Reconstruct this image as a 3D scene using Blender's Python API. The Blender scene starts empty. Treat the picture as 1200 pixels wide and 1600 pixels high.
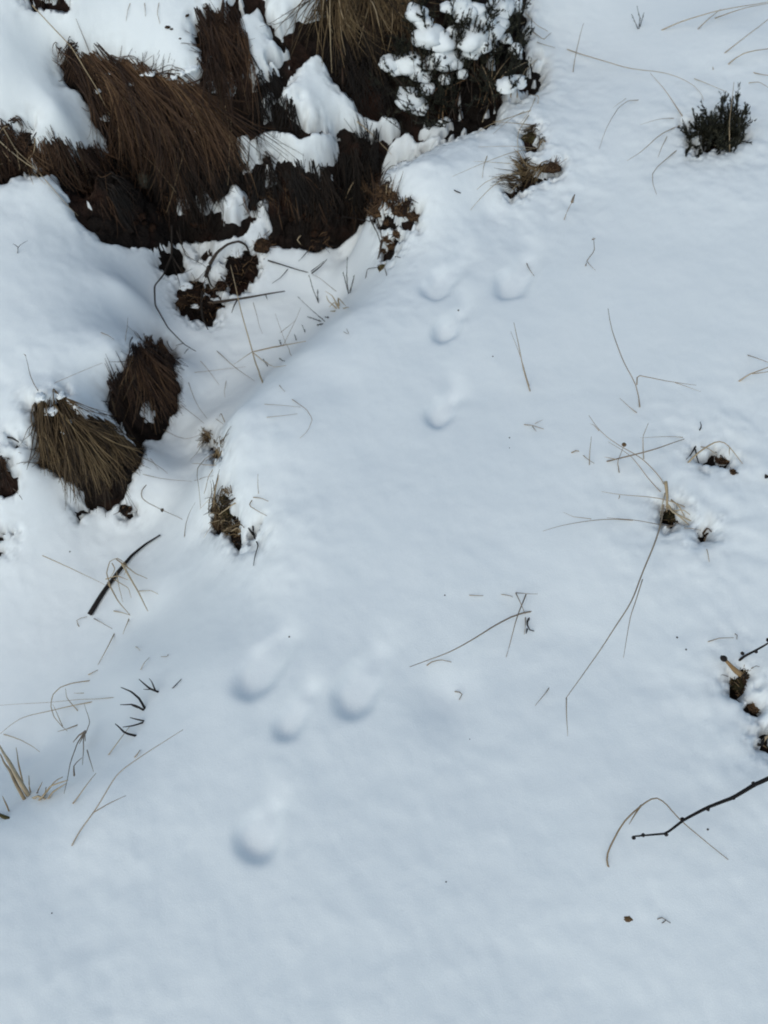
import bpy, math, random
import numpy as np

# ------------------------------------------------------------------ camera
CAM_H, PITCH, VFOV = 1.55, 57.0, 54.4
sc = bpy.context.scene
COL = sc.collection
cam_data = bpy.data.cameras.new('camera')
cam = bpy.data.objects.new('camera', cam_data)
COL.objects.link(cam)
cam.location = (0, 0, CAM_H)
cam.rotation_euler = (math.radians(90 - PITCH), 0, 0)
cam_data.sensor_fit = 'VERTICAL'
cam_data.angle = math.radians(VFOV)
cam_data.clip_start, cam_data.clip_end = 0.02, 500
cam_data.dof.use_dof = True
cam_data.dof.focus_distance = 1.72
cam_data.dof.aperture_fstop = 4.6
sc.camera = cam

# ------------------------------------------------------------------ sky, sun, exposure
SUN_EL, SUN_AZ = 46.0, 205.0            # compass style: 0 = +Y, 90 = +X
world = bpy.data.worlds.new('World')
sc.world = world
world.use_nodes = True
wn = world.node_tree.nodes; wl = world.node_tree.links
wn.clear()
sky = wn.new('ShaderNodeTexSky'); sky.sky_type = 'NISHITA'; sky.sun_disc = False
sky.sun_elevation = math.radians(SUN_EL); sky.sun_rotation = math.radians(SUN_AZ)
sky.air_density = 1.0; sky.dust_density = 2.0; sky.ozone_density = 1.0
hsv = wn.new('ShaderNodeHueSaturation'); hsv.inputs['Saturation'].default_value = 0.92   # grey winter cloud
bg = wn.new('ShaderNodeBackground'); bg.inputs['Strength'].default_value = 0.105
wo = wn.new('ShaderNodeOutputWorld')
tint = wn.new('ShaderNodeMix'); tint.data_type = 'RGBA'; tint.blend_type = 'MULTIPLY'; tint.inputs['Factor'].default_value = 1.0
tint.inputs[7].default_value = (0.945, 1.05, 0.985, 1)          # even cloud cover
wl.new(sky.outputs[0], hsv.inputs['Color']); wl.new(hsv.outputs[0], tint.inputs[6]); wl.new(tint.outputs[2], bg.inputs[0]); wl.new(bg.outputs[0], wo.inputs[0])
sun_data = bpy.data.lights.new('sun', 'SUN')
sun_data.energy = 0.7; sun_data.angle = math.radians(85); sun_data.color = (1.0, 0.99, 0.965)
sun = bpy.data.objects.new('sun', sun_data); COL.objects.link(sun)
sun.location = (-1.5, -3, 4)
sun.rotation_euler = (math.radians(90 - SUN_EL), 0, math.radians(180 - SUN_AZ))
sc.view_settings.view_transform = 'Standard'
sc.view_settings.look = 'None'
sc.view_settings.exposure = 0.20
sc.cycles.filter_width = 1.9
sc.view_settings.gamma = 1.0

# ------------------------------------------------------------------ maths helpers
F = 800.0 / math.tan(math.radians(VFOV / 2))       # focal length in pixels of the 1200 x 1600 photograph
_p = math.radians(PITCH)
RGT = np.array([1.0, 0, 0]); FWD = np.array([0, math.cos(_p), -math.sin(_p)]); UPV = np.array([0, math.sin(_p), math.cos(_p)])
EYE = np.array([0, 0, CAM_H])

def rays(uv):
    uv = np.atleast_2d(np.asarray(uv, float))
    return (uv[:, :1] - 600) / F * RGT + (800 - uv[:, 1:2]) / F * UPV + FWD

def to_plane(u, v, z):
    d = rays([(u, v)])[0]
    return EYE + d * ((z - CAM_H) / d[2])

def to_pixel(P):
    q = P - EYE
    dep = np.maximum(q @ FWD, 0.05)
    return 600 + F * (q @ RGT) / dep, 800 - F * (q @ UPV) / dep, dep

_rs = np.random.RandomState(7)
PERM = _rs.permutation(4096).astype(np.int64); PERM = np.concatenate([PERM, PERM, PERM])
GRAD = _rs.normal(size=(4096, 3)); GRAD /= np.linalg.norm(GRAD, axis=1)[:, None]

def noise3(p):
    i = np.floor(p).astype(np.int64); f = p - i
    w = f * f * f * (f * (f * 6 - 15) + 10)
    i &= 4095
    out = 0
    for a in (0, 1):
        for b in (0, 1):
            for c in (0, 1):
                h = PERM[PERM[PERM[(i[:, 0] + a) & 4095] + ((i[:, 1] + b) & 4095)] + ((i[:, 2] + c) & 4095)]
                g = GRAD[h]
                d = g[:, 0] * (f[:, 0] - a) + g[:, 1] * (f[:, 1] - b) + g[:, 2] * (f[:, 2] - c)
                out = out + d * (w[:, 0] if a else 1 - w[:, 0]) * (w[:, 1] if b else 1 - w[:, 1]) * (w[:, 2] if c else 1 - w[:, 2])
    return out

def fbm(p, scale, octs=4, gain=0.5, seed=0.0):
    p = np.asarray(p, float)
    if p.shape[1] == 2:
        p = np.column_stack([p, np.zeros(len(p))])
    p = p * scale + seed * 17.37 + np.array([0.13, 0.57, 0.91])
    s = np.zeros(len(p)); a = 1.0
    for _ in range(octs):
        s += a * noise3(p); p = p * 2.03 + 5.1; a *= gain
    return s

def sstep(a, b, x):
    t = np.clip((x - a) / (b - a), 0, 1)
    return t * t * (3 - 2 * t)

# ------------------------------------------------------------------ terrain from spot heights (pixel of the photograph, height in m)
SPOT = [
 # the flat snowy bank with the tracks
 (600,1000,0),(900,1000,.0),(1150,1000,.03),(600,700,0),(900,700,.02),(1150,700,.05),(820,450,.0),(1000,400,.03),(1150,300,.06),
 (1000,150,.03),(1150,50,.08),(920,100,.01),(1000,-100,.05),(500,1200,0),(800,1300,0),(1100,1300,.02),(500,1500,0),(900,1550,0),
 (1150,1550,.02),(250,1350,-.015),(100,1400,-.03),(50,1550,-.02),(-150,1500,-.05),(480,760,-.005),(520,600,-.005),(640,540,0),(300,1200,-.01),
 (500,900,-.002),(440,1050,-.004),(760,620,0),
 # ledge and crease below the heather
 (700,275,.05),(640,300,.03),(770,250,.045),(650,388,-.018),(760,335,-.012),(860,300,.0),(600,258,.0),(690,218,.02),(760,190,.03),(830,170,.02),(850,130,.01),
 (585,300,-.04),(625,385,-.035),(850,40,.03),(840,90,.02),
 # rim of the bank
 (600,440,-.03),(545,490,-.022),(480,545,-.022),(430,597,-.022),(368,640,-.025),(352,700,-.03),(362,770,-.04),(400,850,-.05),(420,640,-.006),(400,720,-.008),(430,820,-.01),
 (430,890,-.02),(400,925,-.05),(350,935,-.085),(300,960,-.12),(250,910,-.19),(330,890,-.13),(200,1050,-.15),(265,1085,-.06),(330,1040,-.03),
 (150,1150,-.13),(205,1175,-.05),(100,1245,-.055),(0,1292,-.07),(-100,1340,-.09),(160,1230,-.03),
 (330,830,-.15),(310,740,-.2),(320,660,-.22),
 # gully floor
 (530,474,-.23),(466,528,-.235),(414,578,-.24),(350,618,-.245),(326,690,-.235),
 (520,420,-.23),(460,440,-.23),(440,490,-.235),(390,540,-.245),(300,620,-.25),(285,720,-.25),(230,810,-.25),(170,880,-.26),(100,950,-.27),
 (80,1050,-.27),(20,1120,-.28),(-50,1200,-.28),(-150,1280,-.29),(560,395,-.22),(260,570,-.25),(60,1180,-.26),(130,1060,-.25),(230,970,-.215),
 # far bank, left
 (70,280,.02),(110,350,-.05),(50,400,-.03),(50,500,-.05),(150,500,-.09),(200,440,-.11),(240,400,-.17),(20,600,-.08),(100,590,-.08),(150,560,-.085),
 (0,650,-.1),(15,750,-.15),(60,800,-.2),(130,800,-.23),(0,850,-.22),(0,950,-.265),(30,700,-.11),(290,390,-.2),(330,530,-.24),(240,480,-.2),
 (70,635,-.06),(110,650,-.065),(180,650,-.12),(150,785,-.235),(210,700,-.235),(90,730,-.17),(200,555,-.1),(250,525,-.14),(255,670,-.25),(270,560,-.22),
 # dark peat face
 (100,100,.15),(200,88,.17),(280,105,.16),(320,50,.2),(400,20,.21),(30,195,.09),(30,250,.03),(100,180,.11),(150,225,.07),
 (200,250,.0),(300,230,.0),(150,330,-.14),(230,368,-.215),(330,362,-.2),(410,360,-.17),(420,300,-.1),(450,225,.0),(390,215,.01),(490,130,.08),(510,190,.03),
 (440,310,-.13),(450,374,-.225),(520,377,-.23),(530,300,-.16),(560,220,-.05),(575,335,-.215),(350,300,-.08),(250,320,-.13),
 (600,205,-.05),(600,100,.07),(560,60,.13),(560,0,.19),(650,50,.12),(700,0,.17),(750,50,.1),(700,150,.0),(690,205,-.04),(760,170,-.01),(800,110,.03),(650,240,-.06),
 # top left
 (0,50,.25),(100,0,.28),(200,30,.23),(0,130,.18),(60,120,.16),(200,-100,.32),(450,-100,.3),(800,-100,.15),
 # outside the frame
 (-200,0,.3),(-200,300,.03),(-200,600,-.07),(-200,900,-.24),(-200,-200,.42),(600,-200,.3),(1400,0,.1),(1400,500,.08),(1400,1000,.05),(1400,1600,.03),(600,1800,0),(-200,1800,-.05),
]
SPOT = [(u, v, z if z > -.1 else -.1 + (z + .1) * 1.5) for u, v, z in SPOT]      # the gully is deeper than it first looks
CP = np.array([to_plane(*s) for s in SPOT])
CX, CZ = CP[:, :2], CP[:, 2]
_d = np.sqrt(((CX[:, None] - CX[None]) ** 2).sum(-1) + 1e-4)
_A = np.zeros((len(CX) + 3,) * 2); n_ = len(CX)
_A[:n_, :n_] = _d - np.eye(n_) * 0.004
_A[:n_, n_] = 1; _A[:n_, n_ + 1:] = CX; _A[n_, :n_] = 1; _A[n_ + 1:, :n_] = CX.T
_W = np.linalg.solve(_A, np.concatenate([CZ, np.zeros(3)]))

def base_height(xy):
    out = np.empty(len(xy))
    for s in range(0, len(xy), 40000):
        q = xy[s:s + 40000]
        d = np.sqrt(((q[:, None] - CX[None]) ** 2).sum(-1) + 1e-4)
        out[s:s + 40000] = d @ _W[:n_] + _W[n_] + q @ _W[n_ + 1:]
    return out

SP = 0.006
X0, X1, Y0, Y1 = -1.75, 1.75, -0.35, 3.75
gx = np.arange(X0, X1, SP); gy = np.arange(Y0, Y1, SP)
NX, NY = len(gx), len(gy)
# height field at half resolution, then up
hx, hy = gx[::3], gy[::3]
HX, HY = np.meshgrid(hx, hy)
Tlo = base_height(np.column_stack([HX.ravel(), HY.ravel()])).reshape(HX.shape)

def bil(grid, x0, y0, s, x, y):
    fx = np.clip((x - x0) / s, 0, grid.shape[1] - 1.001); fy = np.clip((y - y0) / s, 0, grid.shape[0] - 1.001)
    i = fx.astype(int); j = fy.astype(int); a = fx - i; b = fy - j
    return (grid[j, i] * (1 - a) + grid[j, i + 1] * a) * (1 - b) + (grid[j + 1, i] * (1 - a) + grid[j + 1, i + 1] * a) * b

def blur(g, r):
    k = np.exp(-0.5 * (np.arange(-3 * r, 3 * r + 1) / r) ** 2); k /= k.sum(); m = 3 * r
    p = np.pad(g, m, mode='edge')
    p = np.apply_along_axis(lambda a: np.convolve(a, k, 'valid'), 0, p)
    return np.apply_along_axis(lambda a: np.convolve(a, k, 'valid'), 1, p)

GX, GY = np.meshgrid(gx, gy)
PXY = np.column_stack([GX.ravel(), GY.ravel()])
T = bil(Tlo, X0, Y0, SP * 3, GX.ravel(), GY.ravel()).reshape(GX.shape)
T = blur(T, 2)
del HX, HY

# bare ground outlines in photograph pixels, and snow lying inside them
BARE = [
 [(-60,196),(0,196),(30,190),(46,180),(40,202),(50,228),(82,214),(100,224),(118,232),(134,220),(150,228),(165,212),(158,196),(142,172),(130,142),(118,126),(98,122),(90,110),(92,78),(135,68),(180,76),(205,98),(255,108),(282,118),(300,108),(318,84),(300,40),(310,14),(350,6),(385,-40),(640,-40),
  (830,-40),(822,40),(818,62),(826,80),(846,95),(845,130),(812,150),(778,156),(778,182),(740,196),(690,216),(640,240),(602,254),(574,284),(574,312),(568,338),(546,356),(530,376),(490,381),(452,376),
  (424,371),(412,340),(382,352),(350,366),(310,366),(262,366),(238,374),(198,376),(152,360),(120,330),(100,288),(80,264),(30,264),(0,276),(-60,280)],
 [(42,630),(95,608),(112,640),(150,650),(176,662),(218,682),(218,706),(202,736),(186,770),(170,787),(130,776),(116,746),(76,726),(54,712),(54,660)],
 [(162,602),(190,566),(198,546),(240,516),(266,538),(277,580),(272,626),(248,678),(238,672),(216,684),(182,652),(164,622)],
 [(268,452),(298,424),(332,430),(346,470),(336,502),(300,497),(272,474)],
 [(343,402),(366,378),(402,378),(407,410),(382,447),(355,452)],
 [(558,284),(612,288),(622,318),(656,328),(652,352),(620,346),(592,352),(574,324)],
 [(596,384),(612,362),(630,360),(618,384),(602,402)],
 [(792,292),(824,244),(850,262),(876,252),(872,267),(832,282),(800,303)],
 [(812,200),(838,196),(846,226),(822,232)],
 [(1074,198),(1088,194),(1096,222),(1126,180),(1148,194),(1158,210),(1148,224),(1110,230),(1082,234)],
 [(1032,788),(1052,780),(1078,800),(1082,816),(1045,822)],
 [(1092,826),(1110,824),(1112,838),(1098,840)],
 [(1088,704),(1140,706),(1146,722),(1120,718),(1100,722)],
 [(1142,1050),(1168,1054),(1174,1068),(1162,1088),(1144,1074)],
 [(1170,1098),(1186,1100),(1182,1116)],
 [(1184,1138),(1210,1134),(1210,1170),(1194,1166)],
 [(336,774),(356,768),(368,808),(380,850),(370,856),(350,830),(330,824)],
 [(386,820),(402,818),(400,842),(390,836)],
 [(322,684),(342,682),(346,712),(330,714)],
 [(-40,716),(14,714),(20,740),(16,766),(-40,780)],
 [(-40,824),(20,824),(22,834),(-40,836)],[(-40,848),(10,850),(12,858),(-40,862)],
 [(186,788),(206,786),(206,802),(190,802)],[(112,786),(138,782),(136,796),(118,800)],
 [(14,682),(38,686),(36,694),(16,690)],
 [(240,372),(284,368),(290,420),(262,432),(246,410)],
 [(300,380),(330,376),(334,392),(308,398)],
 [(32,-30),(104,-30),(106,6),(80,4),(40,3)],
]
LIE = [   # snow lying on the dark bank
 ('long',[(366,22),(404,10),(428,46),(442,68),(424,86),(414,104),(398,112),(384,92),(370,44)]),
 ('top',[(400,-40),(520,-40),(500,6),(482,16),(458,24),(440,40),(424,22)]),
 ('big',[(430,140),(444,124),(470,95),(495,76),(514,108),(534,132),(556,148),(560,165),(584,178),(584,192),(548,192),(512,194),(482,184),(464,164),(440,156)]),
 ('shelf',[(372,208),(408,204),(440,190),(470,203),(508,204),(518,194),(532,234),(512,242),(497,260),(472,246),(440,232),(412,226),(402,246),(378,240)]),
 ('drop',[(406,246),(420,244),(428,262),(414,272)]),
 ('low',[(298,298),(318,294),(334,304),(352,292),(364,284),(386,290),(392,316),(370,328),(342,316),(310,310)]),
 ('hook',[(346,372),(384,346),(400,332),(402,304),(412,306),(418,330),(424,366),(412,392),(394,388),(382,372)]),
 ('foot1',[(536,190),(562,176),(590,178),(596,170),(622,184),(614,202),(588,206),(576,196)]),
 ('foot2',[(616,206),(640,200),(652,212),(634,232),(612,244),(594,252),(604,228)]),
 ('foot3',[(646,190),(680,182),(712,174),(706,200),(690,214),(656,224),(640,232),(664,206)]),
 ('bit',[(290,168),(312,164),(316,182),(298,186)]),('bit',[(352,98),(366,94),(368,112),(354,116)]),('bit',[(322,108),(340,106),(338,122),(326,124)]),
 ('bit',[(780,138),(800,126),(822,132),(818,146),(790,150)]),('bit',[(400,150),(424,130),(430,148),(414,158)]),
 ('bit',[(214,614),(232,616),(238,640),(222,640)]),('bit',[(224,548),(242,544),(244,560),(230,562)]),('bit',[(274,300),(292,300),(290,312),(278,312)]),
 ('bit',[(1096,196),(1112,180),(1106,214),(1096,222)]),('bit',[(600,310),(618,316),(640,332),(614,328)]),('bit',[(590,318),(600,320),(598,330)]),
 ('bit',[(312,456),(330,452),(332,462),(316,466)]),
]

def sdist(poly, u, v):      # signed distance in pixels, positive inside
    P = np.array(poly, float); n = len(P)
    bb = (u > P[:, 0].min() - 160) & (u < P[:, 0].max() + 160) & (v > P[:, 1].min() - 160) & (v < P[:, 1].max() + 160)
    out = np.full(u.shape, -160.0)
    x, y = u[bb], v[bb]
    best = np.full(x.shape, 1e9); inside = np.zeros(x.shape, bool)
    for i in range(n):
        a, b = P[i], P[(i + 1) % n]
        e = b - a; L = e @ e
        t = np.clip(((x - a[0]) * e[0] + (y - a[1]) * e[1]) / L, 0, 1)
        best = np.minimum(best, (x - a[0] - t * e[0]) ** 2 + (y - a[1] - t * e[1]) ** 2)
        if a[1] != b[1]:
            c = ((a[1] > y) != (b[1] > y)) & (x < (b[0] - a[0]) * (y - a[1]) / (b[1] - a[1]) + a[0])
            inside ^= c
    out[bb] = np.where(inside, 1, -1) * np.minimum(np.sqrt(best), 160)
    return out

P3 = np.column_stack([PXY, T.ravel()])
for poly in [p for nm, p in LIE if nm in ('big', 'shelf', 'long', 'low', 'hook', 'foot1', 'foot2')]:
    c = np.mean(poly, 0); a, b = to_plane(c[0], c[1], 0), to_plane(c[0], c[1], .1)
    q = EYE + np.linspace(0, 1, 2)[:, None] * 0
    t_ = np.linspace(1.0, 4.5, 700); L_ = EYE + rays([c])[0] * t_[:, None]
    k_ = np.argmax(L_[:, 2] < bil(T, X0, Y0, SP, L_[:, 0], L_[:, 1])); ctr = L_[k_]
    wpx = (np.max(poly, 0) - np.min(poly, 0)) / 2 * np.linalg.norm(ctr - EYE) / F
    g_ = np.exp(-((PXY - ctr[:2]) ** 2 / (np.array([wpx[0], wpx[1] * 1.1]) * .9) ** 2).sum(1)).reshape(T.shape)
    T = T * (1 - .55 * g_) + (ctr[2] + (T - ctr[2]) * .25) * .55 * g_
T = blur(T, 1)
P3 = np.column_stack([PXY, T.ravel()])
U, V, DEP = to_pixel(P3)
behind = ((P3 - EYE) @ FWD) < 0.1
MPP = DEP / F
bare = np.full(U.shape, -160.0)
n_bare = fbm(P3, 75, 2, .7, 41) * 11; n_lie = fbm(P3 * [1, 1, .5], 27, 2, .6, 43) * 12
for k, poly in enumerate(BARE):
    s_ = sdist(poly, U, V)
    if k >= 3: s_ = np.where(s_ > -30, s_ - 3 + n_bare, s_)       # small openings are broken up by snow
    bare = np.maximum(bare, s_)
lie = np.full(U.shape, -160.0); lie_id = np.zeros(U.shape, int)
for k, (nm, poly) in enumerate(LIE):
    s = sdist(poly, U, V); s = np.where(s > -30, s + n_lie, s); m = s > lie
    lie[m] = s[m]; lie_id[m] = k
sd = np.maximum(-bare, lie) * MPP                   # metres into the snow
sd[behind] = 0.3
wob = fbm(P3, 28, 3, 0.55, 1) * 0.016 + fbm(P3, 80, 2, 0.5, 2) * 0.004
edge_zone = np.exp(-np.clip(sd, 0, 1) / 0.05)
sdn = sd + wob * np.clip(edge_zone * 1.2, 0, 1)
gy_, gx_ = np.gradient(T, SP)
steep = np.hypot(gx_, gy_).ravel()
bank = sstep(-6, 14, bare) * (U < 860) * (V < 400) * (steep < 1.1)
sdn = np.where(sdn < 0.03, sdn + fbm(P3, 60, 2, .6, 9) * 0.010 * sstep(1.4, .6, steep), sdn)
sdn = np.where(bank > .3, np.maximum(sdn, (fbm(P3, 34, 3, .6, 10) - .42) * 0.05), sdn)     # crumbs of snow caught on the bank
DM = 0.036
t = np.clip(sdn / 0.038, 0, 1)
D = np.where(sdn > 0, DM * np.sqrt(t * (2 - t)), np.maximum(sdn * 3, -0.03))
islet = sstep(2, 12, bare)                          # snow on the dark bank is lumpier and thinner
rough = np.exp(-np.clip(sd, 0, 1) / 0.10)
leftbank = sstep(0.03, -0.10, T.ravel() * 0 + (U - 330) / 1500.0)
lump = fbm(P3, 16, 3, 0.5, 3) * 0.017 * np.clip(rough * 0.7 + leftbank * 0.08, 0, 1) + fbm(P3, 45, 2, .5, 4) * 0.004 * np.clip(rough, 0, 1)
soft = fbm(P3, 2.6, 2, 0.35, 5) * 0.010 + fbm(P3, 14, 2, 0.5, 6) * 0.0005
peat = T.ravel() - DM + fbm(P3, 22, 4, 0.55, 8) * 0.018
D = np.where(D > 0, D * np.clip(np.sqrt(1 + steep ** 2), 1, 1.25) ** islet, D)
lump = lump / (1 + steep * 1.2)
wob = wob / (1 + steep * .5)
snow = T.ravel() - DM + D + (lump + soft) * np.clip(t, 0.15, 1)
snow = np.where(sdn > 0, np.maximum(snow, peat + D * 0.5 - 0.004), np.minimum(snow, peat - 0.004 + sdn))
peat = np.where(sdn > 0.05, np.minimum(peat, snow - 0.02), peat)

# ------------------------------------------------------------------ paw prints pressed into the snow
def hit_grid(uv, grid, h=0.0):
    d = rays(uv); n = len(d); h = np.broadcast_to(np.asarray(h, float), (n,))
    ts = np.arange(0.6, 5.5, 0.012)
    Q = EYE + d[:, None, :] * ts[None, :, None]
    g = Q[..., 2] - bil(grid, X0, Y0, SP, Q[..., 0], Q[..., 1]) - h[:, None]
    k = np.argmax(g < 0, 1); k = np.maximum(k, 1); r = np.arange(n)
    g0, g1 = g[r, k - 1], g[r, k]
    a = np.clip(g0 / np.where(g0 - g1 == 0, 1, g0 - g1), 0, 1)
    return EYE + d * (ts[k - 1] + a * 0.012)[:, None]

PRINTS = [ # heel px, toe px, width m, depth, drag end px, label
 ((382,1078),(452,996),.058,.034,(436,950),'large hind paw print with a dark crack at its toe, among the tracks near the black heather twigs'),
 ((540,1108),(594,1022),.060,.034,(612,970),'large smooth hind paw print among the tracks near the black heather twigs'),
 ((442,1148),(484,1080),.038,.028,(496,1050),'small front paw print between and below the two large prints'),
 ((388,1334),(428,1262),.056,.036,(428,1205),'lone front paw print that ends the tracks near the black heather twigs'),
 ((668,462),(720,408),.060,.032,(722,372),'large hind paw print beside the ledge among the tracks by the snow ledge'),
 ((786,462),(832,398),.070,.032,(826,362),'large hind paw print with a dark twig lying in it'),
 ((684,530),(724,482),.046,.032,(728,446),'small front paw print with dark crumbs along its toe'),
 ((674,662),(712,616),.050,.032,(706,574),'lone front paw print that ends the tracks by the snow ledge'),
]
snowg = snow.reshape(GX.shape)
PRINT_FACE = []
rise = np.zeros(len(PXY))
ang = fbm(PXY, 26, 2, .5, 11) * 0.22
for heel, toe, wid, dep, drag, lab in PRINTS:
    a, b, c = hit_grid([heel, toe, drag], snowg)
    ctr = (a + b)[:2] / 2; ax = (b - a)[:2]; L = np.linalg.norm(ax) / 2 * (1.14 if heel[1] > 900 else 1.04); wid *= 1.12 if heel[1] > 900 else 1.0; ax /= np.linalg.norm(ax); px = np.array([-ax[1], ax[0]])
    q = PXY - ctr
    s = (q @ ax) / L; w = (q @ px) / (wid / 2)
    w = w * (1 + 0.22 * s) * (1 + 0.0 * s)
    r = (np.abs(s) ** 2.2 + np.abs(w) ** 2.2) ** (1 / 2.2) + ang
    low = heel[1] > 900
    kk = sstep(-.9, .5, s)
    wall = sstep(1.16, 0.74, r - ang * .4) if low else sstep(1.18, .64, r)
    floor = dep * ((0.56 - 0.40 * np.clip(s, -1, 1.0)) * .84 if low else (0.58 - 0.36 * np.clip(s, -1, 1.1))) * (1 - .10 * np.abs(w).clip(0, 1) ** 2)
    rise -= wall * floor
    if low: rise -= .0035 * np.exp(-((s - 1.0) / .13) ** 2 - (w / .75) ** 2)
    if 'crack' in lab: rise -= .006 * np.exp(-((r - .98) / .15) ** 2) * sstep(.15, .7, w) * sstep(-.9, 0, s)
    dv = c[:2] - b[:2]; dl = np.linalg.norm(dv); dv /= dl; dp = np.array([-dv[1], dv[0]])
    q2 = PXY - b[:2]
    sl = (q2 @ dv) / dl; sw = (q2 @ dp) / (wid * 0.42)
    rise -= (.007 if low else .010) * np.exp(-sw ** 2) * sstep(-0.6, 0.0, sl) * sstep(1.3, 0.0, sl)
    PRINT_FACE.append(r < 1.3)
# soft filled-in hollow
c = hit_grid([(690, 1085)], snowg)[0]
rise -= 0.016 * np.exp(-(((PXY - c[:2]) / [.045, .05]) ** 2).sum(1))
c = hit_grid([(640, 1075)], snowg)[0]
rise = blur(rise.reshape(GX.shape), 1).ravel()
snow = snow + rise
snowg = snow.reshape(GX.shape)
peat = np.minimum(peat, np.where(sdn > 0.02, snow - 0.012, peat))
peatg = peat.reshape(GX.shape)
SURF = np.maximum(snowg, peatg)

def hit(uv, h=0.0):
    uv = np.atleast_2d(np.asarray(uv, float))
    h = np.broadcast_to(np.asarray(h, float), (len(uv),))
    return np.concatenate([hit_grid(uv[i:i + 400], SURF, h[i:i + 400]) for i in range(0, len(uv), 400)])

def surf(x, y):
    return bil(SURF, X0, Y0, SP, np.asarray(x), np.asarray(y))

# ------------------------------------------------------------------ materials
def mat(name):
    m = bpy.data.materials.new(name); m.use_nodes = True
    return m, m.node_tree.nodes, m.node_tree.links, m.node_tree.nodes['Principled BSDF']

def tex(nodes, links, scale, detail=4, rough=0.55, coord='Object'):
    tc = nodes.new('ShaderNodeTexCoord'); nz = nodes.new('ShaderNodeTexNoise')
    nz.inputs['Scale'].default_value = scale; nz.inputs['Detail'].default_value = detail; nz.inputs['Roughness'].default_value = rough
    links.new(tc.outputs[coord], nz.inputs['Vector'])
    return nz.outputs['Fac']

def ramp(nodes, links, src, stops):
    r = nodes.new('ShaderNodeValToRGB'); links.new(src, r.inputs[0])
    e = r.color_ramp.elements
    while len(e) < len(stops): e.new(0.5)
    for k, (p, c) in enumerate(stops):
        e[k].position = p; e[k].color = (*c, 1)
    return r.outputs[0]

def bump(nodes, links, bsdf, src, strength, dist, prev=None):
    b = nodes.new('ShaderNodeBump'); b.inputs['Strength'].default_value = strength; b.inputs['Distance'].default_value = dist
    links.new(src, b.inputs['Height'])
    if prev is not None: links.new(prev, b.inputs['Normal'])
    links.new(b.outputs[0], bsdf.inputs['Normal'])
    return b.outputs[0]

M = {}
def snow_material():
    m, n, l, b = mat('snow')
    base = ramp(n, l, tex(n, l, 9, 5), [(0.3, (.845, .872, .890)), (0.7, (.875, .895, .908))])
    at = n.new('ShaderNodeAttribute'); at.attribute_name = 'thin'          # thin wet snow with plant debris showing through
    mx = n.new('ShaderNodeMix'); mx.data_type = 'RGBA'
    l.new(at.outputs['Fac'], mx.inputs['Factor']); l.new(base, mx.inputs[6]); mx.inputs[7].default_value = (.33, .31, .29, 1)
    l.new(mx.outputs[2], b.inputs['Base Color'])
    b.inputs['Roughness'].default_value = 0.75
    b.inputs['Specular IOR Level'].default_value = 0.15
    p = bump(n, l, b, tex(n, l, 420, 3, .75), 0.28, 0.0018)
    bump(n, l, b, tex(n, l, 90, 3, .6), 0.07, 0.004, p)
    M['snow'] = m
snow_material()

def peat_material():
    m, n, l, b = mat('peat')
    a = ramp(n, l, tex(n, l, 7, 5, .65), [(0.30, (.008, .006, .005)), (0.5, (.019, .012, .009)), (0.66, (.050, .022, .014))])
    l.new(a, b.inputs['Base Color'])
    b.inputs['Roughness'].default_value = 0.85; b.inputs['Specular IOR Level'].default_value = 0.2
    p = bump(n, l, b, tex(n, l, 70, 6, .75), 1.0, 0.016)
    bump(n, l, b, tex(n, l, 220, 4, .7), 0.8, 0.005, p)
    M['peat'] = m
peat_material()

def tint_material(name, stops, rough=0.6, bscale=300, spec=0.3):
    m, n, l, b = mat(name)
    at = n.new('ShaderNodeAttribute'); at.attribute_name = 'tint'
    nz = tex(n, l, 60, 3)
    mx = n.new('ShaderNodeMath'); mx.operation = 'MULTIPLY_ADD'; mx.inputs[1].default_value = 0.25
    l.new(nz, mx.inputs[0]); l.new(at.outputs['Fac'], mx.inputs[2])
    sb = n.new('ShaderNodeMath'); sb.operation = 'SUBTRACT'; sb.inputs[1].default_value = 0.125
    l.new(mx.outputs[0], sb.inputs[0])
    l.new(ramp(n, l, sb.outputs[0], stops), b.inputs['Base Color'])
    b.inputs['Roughness'].default_value = rough; b.inputs['Specular IOR Level'].default_value = spec
    bump(n, l, b, tex(n, l, bscale, 3), 0.35, 0.001)
    M[name] = m
    return m
tint_material('russet', [(0, (.012, .007, .005)), (.3, (.040, .020, .012)), (.65, (.11, .058, .030)), (1, (.24, .145, .075))])
tint_material('olive', [(0, (.014, .009, .006)), (.3, (.050, .031, .016)), (.65, (.14, .090, .045)), (1, (.30, .21, .11))])
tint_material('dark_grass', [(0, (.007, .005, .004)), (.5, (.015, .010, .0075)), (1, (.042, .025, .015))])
tint_material('straw', [(0, (.24, .165, .095)), (.5, (.40, .30, .185)), (1, (.55, .45, .31))])
tint_material('stem', [(0, (.11, .085, .068)), (.5, (.25, .19, .14)), (1, (.42, .33, .24))])
tint_material('wood', [(0, (.010, .008, .008)), (.5, (.022, .017, .016)), (1, (.05, .035, .028))], .7, 200, .2)
tint_material('root', [(0, (.022, .017, .014)), (.5, (.045, .034, .027)), (1, (.09, .065, .05))], .7, 200, .2)
tint_material('cut_wood', [(0, (.10, .055, .025)), (.5, (.24, .14, .06)), (1, (.38, .25, .13))], .7, 200, .2)
tint_material('heather', [(0, (.011, .011, .009)), (.5, (.023, .024, .016)), (1, (.055, .050, .032))], .7, 200, .15)
tint_material('moss', [(0, (.014, .012, .006)), (.5, (.040, .032, .014)), (1, (.10, .085, .035))], .85, 200, .1)
tint_material('litter', [(0, (.022, .013, .008)), (.5, (.07, .040, .022)), (1, (.17, .105, .055))], .85, 200, .1)
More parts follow.
